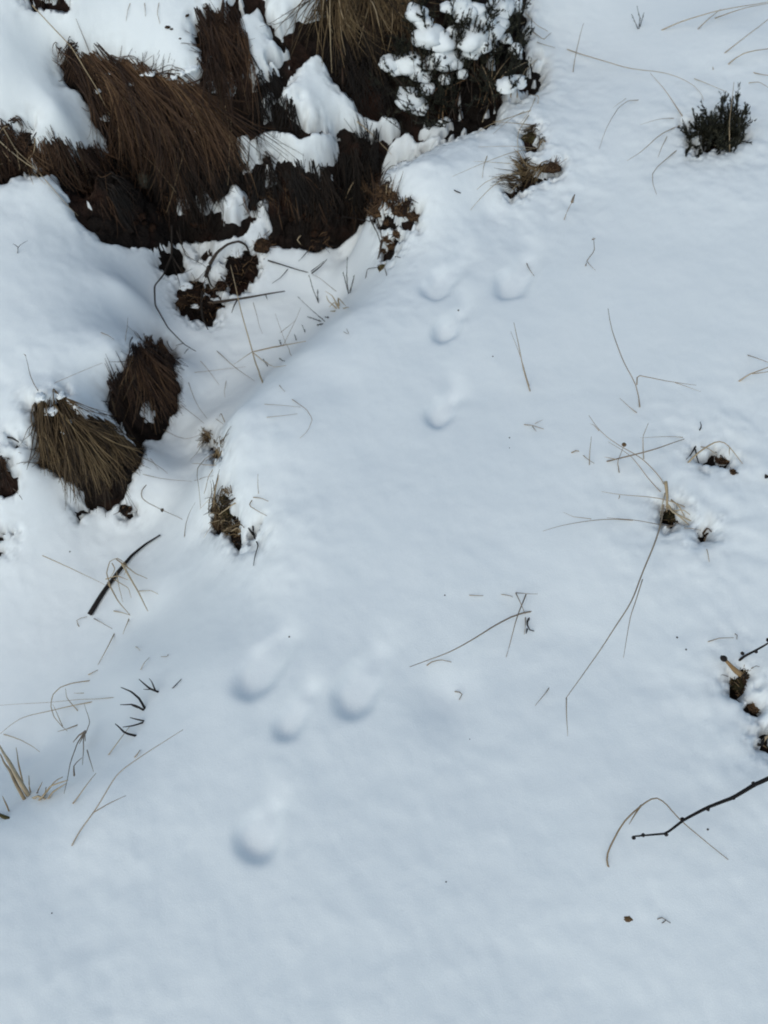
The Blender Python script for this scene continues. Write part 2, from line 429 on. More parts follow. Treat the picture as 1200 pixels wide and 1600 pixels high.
tint_material('clod', [(0, (.006, .0045, .004)), (.5, (.016, .009, .006)), (1, (.042, .020, .012))], .9, 90, .1)
tint_material('rock', [(0, (.05, .052, .042)), (.5, (.085, .085, .065)), (1, (.15, .15, .12))], .8, 120, .3)

# ------------------------------------------------------------------ object helpers
def link(name, me, m, parent=None, loc=None):
    o = bpy.data.objects.new(name, me)
    if m is not None and not me.materials: me.materials.append(M[m])
    if parent is not None: o.parent = parent
    if loc is not None: o.location = loc
    COL.objects.link(o)
    return o

def tag(o, label, cat, group=None):
    o['label'] = label; o['category'] = cat
    if group: o['group'] = group
    return o

def thing(name, label, cat, loc, group=None):
    o = bpy.data.objects.new(name, None); o.empty_display_size = 0.03
    o.location = tuple(loc); COL.objects.link(o)
    return tag(o, label, cat, group)

def mesh_from(name, v, f, tint=None, smooth=True, normals=None):
    v = np.asarray(v, np.float32); f = np.asarray(f, np.int32); k = f.shape[1]
    me = bpy.data.meshes.new(name)
    me.vertices.add(len(v)); me.vertices.foreach_set('co', v.ravel())
    me.loops.add(f.size); me.loops.foreach_set('vertex_index', f.ravel())
    me.polygons.add(len(f)); me.polygons.foreach_set('loop_start', np.arange(0, f.size, k, dtype=np.int32))
    try: me.polygons.foreach_set('loop_total', np.full(len(f), k, np.int32))
    except Exception: pass
    me.polygons.foreach_set('use_smooth', np.full(len(f), smooth))
    me.update(calc_edges=True)
    if tint is not None:
        at = me.attributes.new('tint', 'FLOAT', 'POINT'); at.data.foreach_set('value', np.asarray(tint, np.float32))
    if normals is not None:
        me.normals_split_custom_set_from_vertices(np.asarray(normals, np.float32))
    return me

def tubes(paths, radii, sides=4, tints=None):
    """paths (n,k,3), radii (n,k): n closed-tip tubes in one set of arrays"""
    paths = np.asarray(paths, float); n, k, _ = paths.shape
    radii = np.broadcast_to(np.asarray(radii, float), (n, k))
    d = np.gradient(paths, axis=1); d /= np.linalg.norm(d, axis=2, keepdims=True) + 1e-12
    ref = np.where(np.abs(d[..., 2:3]) > 0.9, np.array([1.0, 0, 0]), np.array([0, 0, 1.0]))
    a = np.cross(d, ref); a /= np.linalg.norm(a, axis=2, keepdims=True) + 1e-12
    b = np.cross(d, a)
    th = np.arange(sides) * 2 * math.pi / sides
    v = paths[:, :, None, :] + radii[:, :, None, None] * (a[:, :, None, :] * np.cos(th)[None, None, :, None] + b[:, :, None, :] * np.sin(th)[None, None, :, None])
    v = v.reshape(-1, 3)
    i, j, s = np.meshgrid(np.arange(n), np.arange(k - 1), np.arange(sides), indexing='ij')
    base = (i * k + j) * sides; s2 = (s + 1) % sides
    f = np.stack([base + s, base + s2, base + sides + s2, base + sides + s], -1).reshape(-1, 4)
    if sides == 4:
        e = np.arange(n)[:, None] * k * 4
        f = np.concatenate([f, e + np.array([[3, 2, 1, 0]]), e + (k - 1) * 4 + np.array([[0, 1, 2, 3]])])
    tint = None
    if tints is not None: tint = np.repeat(np.asarray(tints, float), k * sides)
    return v, f, tint

def resample(pts, per=0.012, round_=True, jit=0.0, rng=None):
    pts = np.asarray(pts, float)
    for _ in range(1 if round_ else 0):       # soften kinks a little, keep the ends
        q = [pts[0]]
        for a, b in zip(pts[:-1], pts[1:]):
            q += [a * .9 + b * .1, a * .1 + b * .9]
        q.append(pts[-1]); pts = np.array(q)
    seg = np.linalg.norm(np.diff(pts, axis=0), axis=1); s = np.concatenate([[0], np.cumsum(seg)])
    n = max(5, int(s[-1] / per) + 1)
    t = np.linspace(0, s[-1], n)
    out = np.column_stack([np.interp(t, s, pts[:, k]) for k in range(3)])
    if jit and rng is not None:
        w = np.sin(np.linspace(0, math.pi, n))[:, None]
        ph = rng.uniform(0, 6, 3)
        out += jit * w * np.column_stack([np.sin(t * 40 + ph[0]), np.sin(t * 31 + ph[1]), 0.5 * np.sin(t * 37 + ph[2])])
    return out

RNG = np.random.RandomState(3)

def stem_path(pts, mode, lift):
    """pts in pixels; 'u' = rooted at the first point and rising, 'a' = arch with both ends in the snow, 'f' = lying flat"""
    p = np.array([q[:2] for q in pts], float)
    q = [p[0]]
    for a, b in zip(p[:-1], p[1:]):
        m = max(1, int(np.hypot(*(b - a)) / 14))
        for k in range(1, m + 1): q.append(a + (b - a) * k / m)
    q = np.array(q)
    s = np.concatenate([[0], np.cumsum(np.hypot(*np.diff(q, axis=0).T))]); s /= s[-1]
    if mode == 'u': h = -0.006 + (lift + .006) * np.minimum(1, s * 1.6) ** .8
    elif mode == 'a': h = -0.005 + (lift + .005) * np.sin(np.pi * np.clip(s, 0, 1)) ** .7
    elif mode == 'f': h = np.full(len(s), lift)
    else: h = lift * np.ones(len(s))
    # smooth the ground under the stem so that it spans little bumps, then lift it
    z = hit(q, h)
    if len(z) > 4:
        k = z.copy()
        for _ in range(1): k[1:-1] = (k[:-2] + 2 * k[1:-1] + k[2:]) / 4
        if mode != 'f': z = k
    return z

def stem_mesh(path, r, tint, taper=0.35, sides=4):
    k = len(path)
    rr = r * (1 - (1 - taper) * np.linspace(0, 1, k) ** 1.3)
    v, f, t = tubes(path[None], rr[None], sides, [tint])
    return v, f, np.clip(t + np.repeat(fbm(path, 30, 2) * .35, sides), 0, 1)

def tuft(name, label, cat, stems, m='stem', group=None, r=0.0011, part='stem', tint=0.5, lift=0.02):
    """a thing made of individually traced stems. stem: (points, mode[, lift[, radius[, material]]])"""
    paths = []
    for s in stems:
        mode = s[1] if len(s) > 1 else 'a'
        lf = s[2] if len(s) > 2 and s[2] is not None else lift
        paths.append(resample(stem_path(s[0], mode, lf), 0.009, True, 0.0008, RNG))
    org = paths[0][0]
    root = thing(name, label, cat, org, group)
    for s, p in zip(stems, paths):
        rad = s[3] if len(s) > 3 and s[3] else r * RNG.uniform(.85, 1.15)
        mm = s[4] if len(s) > 4 else m
        v, f, t = stem_mesh(p - org, rad, np.clip(tint + RNG.uniform(-.25, .25), 0, 1))
        link(part, mesh_from(part, v, f, t), mm, root)
    return root

def blob_mesh(name, radii, seed, amp=0.35, freq=1.6, sub=3, flat=0.0, tint=0.5):
    import bmesh
    bm = bmesh.new(); bmesh.ops.create_icosphere(bm, subdivisions=sub, radius=1.0)
    v = np.array([q.co for q in bm.verts]); f = np.array([[q.index for q in p.verts] for p in bm.faces]); bm.free()
    d = fbm(v, freq, 4, .55, seed); v = v * (1 + amp * 1.3 * d)[:, None]
    if flat: v[:, 2] = np.where(v[:, 2] < 0, v[:, 2] * (1 - flat), v[:, 2])
    tt = np.clip(tint + fbm(v, 3, 3, .6, seed + 5) * .9, 0, 1)
    return mesh_from(name, v * np.asarray(radii), f, tt)

def blob(name, u, v, rpx, m, label=None, cat=None, group=None, parent=None, h=None, amp=.35, squash=.7, freq=1.6, seed=None, asp=1.0, tint=.5, sub=3):
    p = hit([(u, v)], 0 if h is None else h)[0]
    rm = rpx * np.linalg.norm(p - EYE) / F
    seed = seed if seed is not None else RNG.uniform(0, 50)
    me = blob_mesh(name, (rm * asp, rm, rm * squash), seed, amp, freq, sub, .3, tint)
    o = link(name, me, m)
    o.rotation_euler[2] = RNG.uniform(0, 6)if asp == 1 else 0
    if parent is not None:
        o.parent = parent; p = p - np.array(parent.location)
    o.location = tuple(p)
    if label: tag(o, label, cat, group)
    if name in ('moss_lump', 'leaf_litter', 'peat_clod') and rpx > 4:      # rootlets and shreds sticking out of the lump
        n = int(40 + rpx * 6)
        d = RNG.normal(size=(n, 3)); d[:, 2] = np.abs(d[:, 2]) * .6; d /= np.linalg.norm(d, axis=1)[:, None]
        st_ = d * np.array([rm * asp, rm, rm * squash]) * RNG.uniform(.4, 1.0, n)[:, None]
        e = d * .6 + RNG.normal(size=(n, 3)) * .7; e /= np.linalg.norm(e, axis=1)[:, None]
        ln = rm * RNG.uniform(.25, .95, n)
        tt = np.linspace(0, 1, 5)
        sag = RNG.normal(size=(n, 3)) * .35
        path = st_[:, None] + (e[:, None] * tt[None, :, None] + sag[:, None] * (tt ** 2)[None, :, None]) * ln[:, None, None]
        path[..., 2] = np.maximum(path[..., 2], -rm * .1)
        vv, ff, t2 = tubes(path, (.0011 * (1 - .6 * tt))[None].repeat(n, 0), 3, RNG.uniform(0, 1, n))
        fo = link('fibres', mesh_from('fibres', vv, ff, t2), 'russet' if m in ('litter', 'clod', 'peat') else 'olive', o)
        fo['kind'] = 'stuff'
    return o

# ------------------------------------------------------------------ snow sheet (reaches to the horizon), its paw prints and the loose patches
def pad_axis(g, far=90.0, n=26):
    e = SP * (1.42 ** np.arange(1, n + 1)).cumsum()
    e = e * far / e[-1]
    e = np.maximum(e, SP * np.arange(1, n + 1))
    return np.concatenate([g[0] - e[::-1], g, g[-1] + e]), n
ex, PADN = pad_axis(gx); ey, _ = pad_axis(gy)
EX, EY = np.meshgrid(ex, ey)
Z = np.pad(snowg, PADN, mode='edge')
over = np.hypot(np.maximum(np.abs(EX) - X1, 0), np.maximum(np.maximum(Y0 - EY, EY - Y1), 0))
Z = Z * np.exp(-over / 6) + fbm(np.column_stack([EX.ravel(), EY.ravel()]), .12, 3, .5, 21).reshape(Z.shape) * 1.4 * sstep(0.5, 25, over)
vis = np.pad((sdn > -0.012).reshape(GX.shape), PADN, mode='constant', constant_values=True)
thin = np.exp(-np.clip(sdn, 0, 1) / .016) * np.clip(.45 + fbm(P3, 50, 3, .6, 51) * 1.3, 0, 1) * .8
THIN = np.pad(thin.reshape(GX.shape), PADN, mode='constant').ravel()
VERT = np.column_stack([EX.ravel(), EY.ravel(), Z.ravel()])
dzy = np.gradient(Z, ey, axis=0); dzx = np.gradient(Z, ex, axis=1)
NRM = np.stack([-dzx, -dzy, np.ones_like(Z)], -1).reshape(-1, 3); NRM /= np.linalg.norm(NRM, axis=1)[:, None]
nyy, nxx = Z.shape
idx = np.arange(nyy * nxx).reshape(nyy, nxx)
FACE = np.stack([idx[:-1, :-1], idx[:-1, 1:], idx[1:, 1:], idx[1:, :-1]], -1).reshape(-1, 4)
visf = vis.ravel()[FACE].any(1)
# connected pieces of the visible snow (flood fill over the vertex grid)
lab = np.where(vis, -1, -2).astype(np.int32)
comp = []
flat = lab.ravel()
def flood(start, k):
    st = [start]; flat[start] = k; n = 0
    while st:
        c = st.pop(); n += 1
        for d in (1, -1, nxx, -nxx):
            q = c + d
            if 0 <= q < len(flat) and flat[q] == -1:
                flat[q] = k; st.append(q)
    return n
k = 0
while True:
    nx_ = np.argmax(flat == -1)
    if flat[nx_] != -1: break
    comp.append(flood(int(nx_), k)); k += 1
main = int(np.argmax(comp))

def sub_mesh(name, faces, origin=(0, 0, 0)):
    used, inv = np.unique(faces, return_inverse=True)
    me = mesh_from(name, VERT[used] - np.asarray(origin), inv.reshape(faces.shape), None, True, NRM[used])
    at = me.attributes.new('thin', 'FLOAT', 'POINT'); at.data.foreach_set('value', THIN[used].astype(np.float32))
    return me

face_lab = np.max(flat[FACE], axis=1)
main_faces = visf & (face_lab == main)
taken = np.zeros(len(FACE), bool)
prints = []
for msk in PRINT_FACE:
    mk = np.pad(msk.reshape(GX.shape), PADN, mode='constant')
    pf = mk.ravel()[FACE].all(1) & main_faces & ~taken
    taken |= pf; prints.append(pf)
snow_obj = link('snow', sub_mesh('snow', FACE[main_faces & ~taken]), 'snow')
snow_obj['kind'] = 'structure'; snow_obj['label'] = 'smooth fresh snow over the bank, the gully and the far bank'
for pf, pr in zip(prints, PRINTS):
    o = link('paw_print', sub_mesh('paw_print', FACE[pf]), 'snow', snow_obj); o['label'] = pr[5]
PATCH_LABEL = {
 'long': 'long snow patch between the brown grass tufts at the top of the dark bank',
 'top': 'snow patch at the top of the dark bank beside the yellowish tussock',
 'big': 'largest snow patch on the dark bank, below the yellowish tussock',
 'shelf': 'wide ragged snow shelf crossing the middle of the dark bank',
 'drop': 'tiny snow drop hanging under the wide snow shelf',
 'low': 'thin curved snow patch low on the dark bank above the reddish peat',
 'hook': 'hooked snow lump at the foot of the dark bank above the arched root',
 'foot1': 'flat snow patch under the snowy heather bush beside the dark hollow',
 'foot2': 'sloping snow patch under the heather bush touching the snow ledge',
 'foot3': 'snow patch among the bare lower stems of the heather bush'}
seen = set()
for k, n in enumerate(comp):
    if k == main or n < 14: continue
    pf = visf & (face_lab == k)
    if pf.sum() < 8: continue
    vs = np.unique(FACE[pf]); org = VERT[vs].mean(0)
    u, v, _ = to_pixel(org[None]); j = None
    best = max(range(len(LIE)), key=lambda q: sdist(LIE[q][1], u, v)[0])
    nm = LIE[best][0]
    o = link('snow_patch', sub_mesh('snow_patch', FACE[pf], org), 'snow', None, tuple(org))
    if nm != 'bit' and nm not in seen and n > 60:
        seen.add(nm); tag(o, PATCH_LABEL[nm], 'snow patch', 'snow patches on the dark bank')
    else:
        tag(o, 'small scrap of snow lying on bare dark ground', 'snow patch', 'small snow scraps on bare ground')

# peat sheet under the snow, core area only
st = 2
pi = np.arange(0, NY, 1)
pg = peatg
bare_zone = blur((sdn.reshape(GX.shape)[::4, ::4] < 0.03).astype(float), 3) > 0.004
bz = np.kron(bare_zone, np.ones((4, 4)))[:NY, :NX] > 0
ii = np.arange(NX * NY).reshape(NY, NX)
pf = np.stack([ii[:-1, :-1], ii[:-1, 1:], ii[1:, 1:], ii[1:, :-1]], -1).reshape(-1, 4)
keep = bz.ravel()[pf].any(1)
used, inv = np.unique(pf[keep], return_inverse=True)
PV = np.column_stack([PXY, peatg.ravel()])
# roughen the exposed peat sideways as well, so that the face is crumbly and not a smooth drape
pv = PV[used].copy()
amt = 0.022 * sstep(.0, -.02, sdn[used])[:, None]
pv += amt * np.column_stack([fbm(pv, 40, 3, .6, 31), fbm(pv, 40, 3, .6, 32), fbm(pv, 55, 3, .6, 33)])
ground = link('ground', mesh_from('ground', pv, inv.reshape(-1, 4)), 'peat')
ground['kind'] = 'structure'; ground['label'] = 'dark reddish brown peat of the gully bank'

# ------------------------------------------------------------------ grass tussocks
def in_poly(poly, n, rng):
    P = np.array(poly, float); out = []
    lo, hi = P.min(0), P.max(0)
    while len(out) < n:
        q = rng.uniform(lo, hi, (n * 2, 2))
        out += list(q[sdist(poly, q[:, 0], q[:, 1]) > 0])
    return np.array(out[:n])

SDG = sdn.reshape(GX.shape)
def blades(poly, n, length, flow, spread, rng, lift=0.35, stiff=0.12, r=0.00125, fan=None, steps=12, hug=0.004, tint=(.1, .9), thick=0.03, lock=13, over=False):
    n = int(n * .62); nl = max(4, n // lock)
    lk = rng.randint(0, nl, n)
    luv = in_poly(poly, nl, rng)
    uv = luv[lk] + rng.normal(size=(n, 2)) * 3.5
    p = hit(uv)
    fl = np.tile(np.array(flow, float), (n, 1))
    if fan is not None: fl = (luv[lk] - np.array(fan)) * 1.0 + fl * 0.6
    fl /= np.linalg.norm(fl, axis=1)[:, None] + 1e-9
    q = hit(uv + fl * 25)
    d = q - p; d[:, 2] = np.clip(d[:, 2], -.03, .02)
    d += (rays(uv + fl * 25) - rays(uv)) * 0.6
    d /= np.linalg.norm(d, axis=1)[:, None] + 1e-9
    d += rng.normal(size=(nl, 3))[lk] * spread + rng.normal(size=(n, 3)) * spread * .45
    d[:, 2] += lift * rng.uniform(.2, 1.3, nl)[lk]
    d /= np.linalg.norm(d, axis=1)[:, None]
    L = length * rng.uniform(.6, 1.1, nl)[lk] * rng.uniform(.55, 1.12, n)
    p = p - d * 0.012
    hover = hug + rng.uniform(0, 1, nl)[lk] ** 1.5 * thick * .75 + rng.uniform(0, 1, n) * thick * .35
    path = [p.copy()]
    curl = rng.normal(size=(nl, 3))[lk] * 0.045 + rng.normal(size=(n, 3)) * 0.022
    for s in range(steps - 1):
        d[:, 2] -= stiff * (0.5 + s / steps)
        d += curl
        d /= np.linalg.norm(d, axis=1)[:, None]
        p = p + d * (L / (steps - 1))[:, None]
        g = surf(p[:, 0], p[:, 1]) + hover * min(1, (s + 1) / 3)
        low = p[:, 2] < g
        p[low, 2] = p[low, 2] * .35 + g[low] * .65
        path.append(p.copy())
    path = np.stack(path, 1)
    for _ in range(2): path[:, 1:-1] = (path[:, :-2] + 2 * path[:, 1:-1] + path[:, 2:]) / 4
    rr = (r * rng.uniform(.7, 1.3, n))[:, None] * (1 - .72 * np.linspace(0, 1, steps) ** 1.6)[None]
    tt = np.clip(rng.uniform(tint[0], tint[1], nl)[lk] * .7 + rng.uniform(tint[0], tint[1], n) * .3, 0, 1) ** 1.2
    # snow lies on top of the grass: drop the blades that would run over thick snow
    u, v, _ = to_pixel(path.reshape(-1, 3))
    on = (bil(SDG, X0, Y0, SP, path[..., 0], path[..., 1]) > .010).mean(1)
    keep = (on < .30) | over
    return path[keep], rr[keep], tt[keep]

def tussock(label, sets, m, group='grass tussocks hanging over the gully bank', stand=14, name='grass_tussock', stand_mat='straw', seed=1):
    rng = np.random.RandomState(seed)
    P, R, Tt = [], [], []
    for s in sets:
        a, b, c = blades(rng=rng, **s); P.append(a); R.append(b); Tt.append(c)
    P = np.concatenate(P); R = np.concatenate(R); Tt = np.concatenate(Tt)
    org = P[:, 0].mean(0)
    root = thing(name, label, 'tussock', org, group)
    pick = rng.choice(len(P), min(stand, len(P) // 4), replace=False)
    rest = np.setdiff1d(np.arange(len(P)), pick)
    v, f, t = tubes(P[rest] - org, R[rest], 3, Tt[rest])
    o = link('blades', mesh_from('blades', v, f, t), m, root); o['kind'] = 'stuff'
    for k in pick:
        pp = P[k] + np.linspace(0, 1, len(P[k]))[:, None] * np.array([0, -.006, .008])
        v, f, t = tubes((pp - org)[None], R[k][None] * 1.35, 4, [rng.uniform(.1, .6)])
        link('blade', mesh_from('blade', v, f, t), stand_mat, root)
    return root

# hanging tussocks of the far bank
tussock('large russet grass tussock draped over the dark bank above the reddish peat', [
    dict(poly=[(95,78),(135,70),(180,78),(205,98),(260,112),(310,130),(320,160),(270,150),(215,140),(160,150),(140,130),(100,110)], n=1500, length=.26, flow=(.75, 1.0), spread=.16, lift=.30, tint=(.15, .95)),
    dict(poly=[(150,120),(240,150),(320,170),(330,215),(250,215),(180,180)], n=1100, length=.22, flow=(.5, 1.0), spread=.16, lift=.15, tint=(.05, .8)),
    dict(poly=[(92,80),(120,74),(125,120),(92,122)], n=120, length=.12, flow=(-.4, .8), spread=.4, lift=.4, tint=(.2, .8))], 'russet', stand=18, stand_mat='olive', seed=11)
tussock('fringe of brown grass hanging below the lumpy snow lobe', [
    dict(poly=[(70,215),(110,225),(150,228),(180,240),(180,255),(110,245),(70,240)], n=650, length=.17, flow=(.4, 1.0), spread=.15, lift=.05, tint=(.05, .7))], 'russet', stand=6, stand_mat='olive', seed=12)
tussock('dark tussock with pale straws at the edge of the dark bank beside the snowy shoulder', [
    dict(poly=[(-40,196),(30,192),(48,215),(75,225),(60,245),(10,250),(-40,250)], n=900, length=.15, flow=(.2, 1.0), spread=.25, lift=.1, tint=(.05, .9))], 'russet', stand=10, stand_mat='straw', seed=13)
tussock('narrow brown grass tuft hanging beside the long snow patch', [
    dict(poly=[(306,14),(350,8),(384,18),(390,60),(372,60),(350,40),(318,60)], n=800, length=.22, flow=(.35, 1.0), spread=.15, lift=.2, tint=(.05, .8)),
    dict(poly=[(318,60),(372,60),(385,110),(350,130),(310,110)], n=500, length=.16, flow=(.15, 1.0), spread=.15, lift=.1, tint=(.0, .6))], 'russet', stand=6, stand_mat='olive', seed=14)
tussock('yellowish brown tussock hanging from the top of the dark bank', [
    dict(poly=[(490,-30),(560,-40),(640,-30),(635,10),(570,5),(505,20)], n=1100, length=.22, flow=(.0, 1.0), spread=.25, lift=.2, fan=(560,-150), tint=(.15, 1.0))], 'olive', stand=22, stand_mat='straw', seed=15)
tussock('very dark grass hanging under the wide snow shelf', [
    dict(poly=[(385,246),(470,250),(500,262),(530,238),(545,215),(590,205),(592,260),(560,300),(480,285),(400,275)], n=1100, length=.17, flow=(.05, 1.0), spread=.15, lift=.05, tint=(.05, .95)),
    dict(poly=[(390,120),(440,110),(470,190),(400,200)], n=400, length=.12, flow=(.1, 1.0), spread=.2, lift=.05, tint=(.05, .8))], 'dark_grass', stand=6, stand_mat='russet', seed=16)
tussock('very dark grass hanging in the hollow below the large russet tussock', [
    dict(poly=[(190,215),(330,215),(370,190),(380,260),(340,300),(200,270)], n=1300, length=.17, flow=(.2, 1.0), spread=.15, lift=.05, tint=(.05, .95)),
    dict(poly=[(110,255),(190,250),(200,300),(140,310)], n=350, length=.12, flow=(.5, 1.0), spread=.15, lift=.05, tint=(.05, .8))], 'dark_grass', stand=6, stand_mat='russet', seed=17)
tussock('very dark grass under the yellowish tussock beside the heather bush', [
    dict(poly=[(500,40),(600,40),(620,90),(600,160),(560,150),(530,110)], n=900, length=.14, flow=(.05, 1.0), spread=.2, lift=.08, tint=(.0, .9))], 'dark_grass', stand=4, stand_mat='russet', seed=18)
tussock('fan shaped olive brown tussock draped down the far bank above the gully floor', [
    dict(poly=[(50,635),(95,615),(112,645),(150,655),(140,690),(90,680),(60,670)], n=1300, length=.215, flow=(.55, 1.0), spread=.13, lift=.30, fan=(60,560), tint=(.1, 1.0)),
    dict(poly=[(110,650),(170,665),(212,690),(190,720),(130,710)], n=800, length=.14, flow=(.6, .8), spread=.13, lift=.2, tint=(.05, .9))], 'olive', stand=26, stand_mat='olive', seed=19)
tussock('round brown tussock on the far bank between the fan shaped tussock and the bare roots', [
    dict(poly=[(198,550),(240,522),(262,545),(262,575),(225,585),(198,575)], n=1000, length=.18, flow=(.28, 1.0), spread=.14, lift=.3, tint=(.1, .95)),
    dict(poly=[(168,602),(195,575),(215,600),(215,640),(185,640)], n=600, length=.10, flow=(.2, 1.0), spread=.18, lift=.15, tint=(.0, .55))], 'russet', stand=14, stand_mat='olive', seed=20)
tussock('small dark tussock at the snowy foot of the far bank', [
    dict(over=True, poly=[(-30,718),(10,718),(14,745),(-30,750)], n=350, length=.07, flow=(.2, 1.0), spread=.3, lift=.3, tint=(.05, .8))], 'russet', stand=2, stand_mat='olive', seed=21)
tussock('brown tuft at the snowy top of the far bank above the long straw', [
    dict(poly=[(35,-20),(100,-20),(100,0),(40,0)], n=160, length=.06, flow=(.5, .6), spread=.5, lift=.4, tint=(.2, 1.0))], 'olive', stand=2, seed=22, group=None)

# long straws lying over the far bank
tuft('straw', 'long pale straw crossing the large russet tussock', 'straw', [([(50,8),(110,72),(150,135),(180,200),(245,262),(275,300)], 'f', .05, .0016)], 'straw', part='stem')
tuft('straw', 'single straw hanging against the dark hollow above the bare roots', 'straw', [([(292,200),(284,250),(272,295),(260,332)], 'f', .05, .0015)], 'straw', tint=.2)
tuft('straw', 'pair of thin straws hanging beside the narrow brown tuft', 'straw', [([(352,165),(360,220),(356,290)], 'f', .04), ([(360,180),(364,230),(366,250)], 'f', .04)], 'straw', tint=.2)
tuft('straw', 'short straw sticking out under the snow shelf toward the snow ledge', 'straw', [([(558,190),(585,212),(612,242)], 'f', .03, .0016)], 'straw')
tuft('straw', 'pale folded straws hanging over the snowy shoulder from the dark tussock', 'straw', [([(-10,212),(15,235),(42,256),(58,266)], 'f', .035, .002), ([(5,200),(25,235),(55,262)], 'f', .03, .0013), ([(40,256),(52,288)], 'u', .01), ([(58,266),(90,305),(125,340)], 'a', .012, .0013), ([(40,256),(75,292)], 'a', .012)], 'straw', tint=.7)
for a, lab in ((([(205,0),(200,15),(196,42)], [(225,0),(228,30)]), 'two faint thin stems in the snow above the large russet tussock'),
               (([(250,-5),(246,20),(252,44)], [(252,44),(266,42)]), 'faint bent stem in the snow beside the narrow brown tuft')):
    tuft('grass_tuft', lab, 'grass', [(p, 'a', .012) for p in a], 'straw', tint=.2, r=.0009)

# twigs on the left bank
tuft('twig', 'tiny forked dark twig alone on the snowy shoulder', 'twig', [([(27,400),(28,385),(43,376)], 'u', .02), ([(28,386),(20,381)], 'f', .016)], 'wood', part='branch', r=.0010)
tuft('grass_tuft', 'thin dark stem standing behind the fan shaped tussock', 'grass', [([(63,616),(50,598),(40,556)], 'u', .04), ([(40,556),(36,553)], 'f', .04)], 'stem', tint=.2)
tuft('grass_tuft', 'fine reddish stem lying on snow between the two far bank tussocks', 'grass', [([(68,606),(115,585),(168,564)], 'a', .012)], 'stem', r=.0008)
tuft('grass_tuft', 'faint bent stem in the snow above the round brown tussock', 'grass', [([(150,516),(170,524),(182,534)], 'a', .012), ([(195,540),(200,495)], 'u', .02, .0007)], 'stem', tint=.6)
tuft('twig', 'short black twig half buried beside the fan shaped tussock', 'twig', [([(4,682),(20,685),(38,696)], 'a', .012, .0028)], 'wood', part='branch')
tuft('grass_tuft', 'thin straw leaning from the small dark tussock', 'grass', [([(16,758),(26,768),(35,781)], 'u', .008)], 'stem')
tuft('grass_tuft', 'fine stems arching over the gully floor beside the fan shaped tussock', 'grass', [
    ([(205,708),(240,722),(262,740)], 'u', .012), ([(222,700),(236,718),(248,734)], 'u', .012),
    ([(234,752),(218,765),(217,778),(228,785),(258,798),(292,815)], 'a', .02), ([(200,735),(250,748),(300,752)], 'u', .012, .0008)], 'stem', tint=.6)
tuft('twig', 'tiny knotted black speck on a fine stem over the gully floor', 'twig', [([(288,846),(289,818),(294,800),(305,785)], 'u', .02, .0009)], 'stem', part='stem')

# bare roots, sticks and clods where the bank meets the gully
tuft('root', 'long thin dark root bending from the dark bank down to the gully floor', 'root', [
    ([(268,352),(268,400),(256,428),(241,446),(243,478),(262,512),(288,538),(306,549)], 'f', .030, .0030), ([(268,398),(285,428),(300,420)], 'f', .026, .0018),
    ([(268,398),(282,450)], 'f', .02, .0014), ([(287,536),(274,540)], 'f', .02, .0014), ([(294,545),(288,553)], 'f', .016, .0014), ([(276,360),(290,400),(318,414),(330,425)], 'f', .03, .0014),
    ([(280,352),(284,385),(296,402)], 'f', .03, .0012)], 'root', part='branch', tint=.3)
tuft('root', 'thick arched root curving over the peat clods below the hooked snow lump', 'root', [
    ([(322,432),(326,412),(338,394),(356,378),(374,374),(386,380),(390,396)], 'a', .05, .0060), ([(322,425),(330,448),(348,452)], 'f', .03, .0028), ([(345,432),(360,450)], 'f', .03, .002), ([(316,455),(314,480),(318,500),(325,515)], 'f', .03, .0034)], 'root', part='branch', tint=.35)
tuft('branch', 'straight dark branch with a short fork lying across the gully floor', 'branch', [([(320,474),(350,471),(400,462),(445,455)], 'f', .022, .0052), ([(372,466),(366,478),(362,489)], 'f', .016, .0022), ([(415,460),(418,468)], 'f', .016, .0014)], 'root', part='branch', tint=.45)
tuft('twig', 'forked dark twig lying on the gully floor above the heather sprigs', 'twig', [([(412,405),(440,414),(465,422),(487,427)], 'a', .02, .0026), ([(487,427),(500,417),(511,405)], 'f', .018, .0024), ([(486,424),(506,408)], 'f', .02, .0016), ([(452,418),(438,434),(420,446)], 'a', .012, .0013)], 'wood', part='branch')
tuft('twig', 'dark twig poking from the foot of the dark bank onto the gully floor', 'twig', [([(470,398),(486,386),(510,383),(535,385)], 'a', .016, .0024), ([(486,386),(470,405),(466,408)], 'f', .012, .0014), ([(490,386),(498,392)], 'f', .012, .0014), ([(535,338),(560,342),(578,346)], 'f', .02, .0020)], 'wood', part='branch')
blob('peat_clod', 300, 458, 24, 'clod', 'lumpy peat clod under the arched root on the gully floor', 'peat clod', 'peat clods', amp=.5, freq=1.9, squash=.5, tint=.4, sub=4)
blob('peat_clod', 322, 474, 20, 'clod', 'ragged peat clod crossed by the straight branch', 'peat clod', 'peat clods', amp=.5, freq=2.1, squash=.55, tint=.3, sub=4)
blob('peat_clod', 282, 470, 13, 'litter', 'reddish brown clod beside the long thin root', 'peat clod', 'peat clods', amp=.5, freq=2.2, squash=.5, tint=.1, sub=3)
blob('peat_clod', 326, 490, 13, 'clod', 'small black clod below the straight branch', 'peat clod', 'peat clods', amp=.45, freq=2.2, squash=.7, tint=.2)
blob('peat_clod', 376, 408, 20, 'clod', 'dark peat clod under the hooked snow lump', 'peat clod', 'peat clods', amp=.5, freq=2.0, squash=.7, tint=.2, sub=4)
blob('peat_clod', 368, 434, 15, 'clod', 'narrow dark clod below the arch of the thick root', 'peat clod', 'peat clods', amp=.5, freq=2.0, squash=.7, tint=.2, sub=4)
blob('peat_clod', 345, 448, 9, 'clod', 'small clod between the arched root and the straight branch', 'peat clod', 'peat clods', amp=.45, freq=2.2)
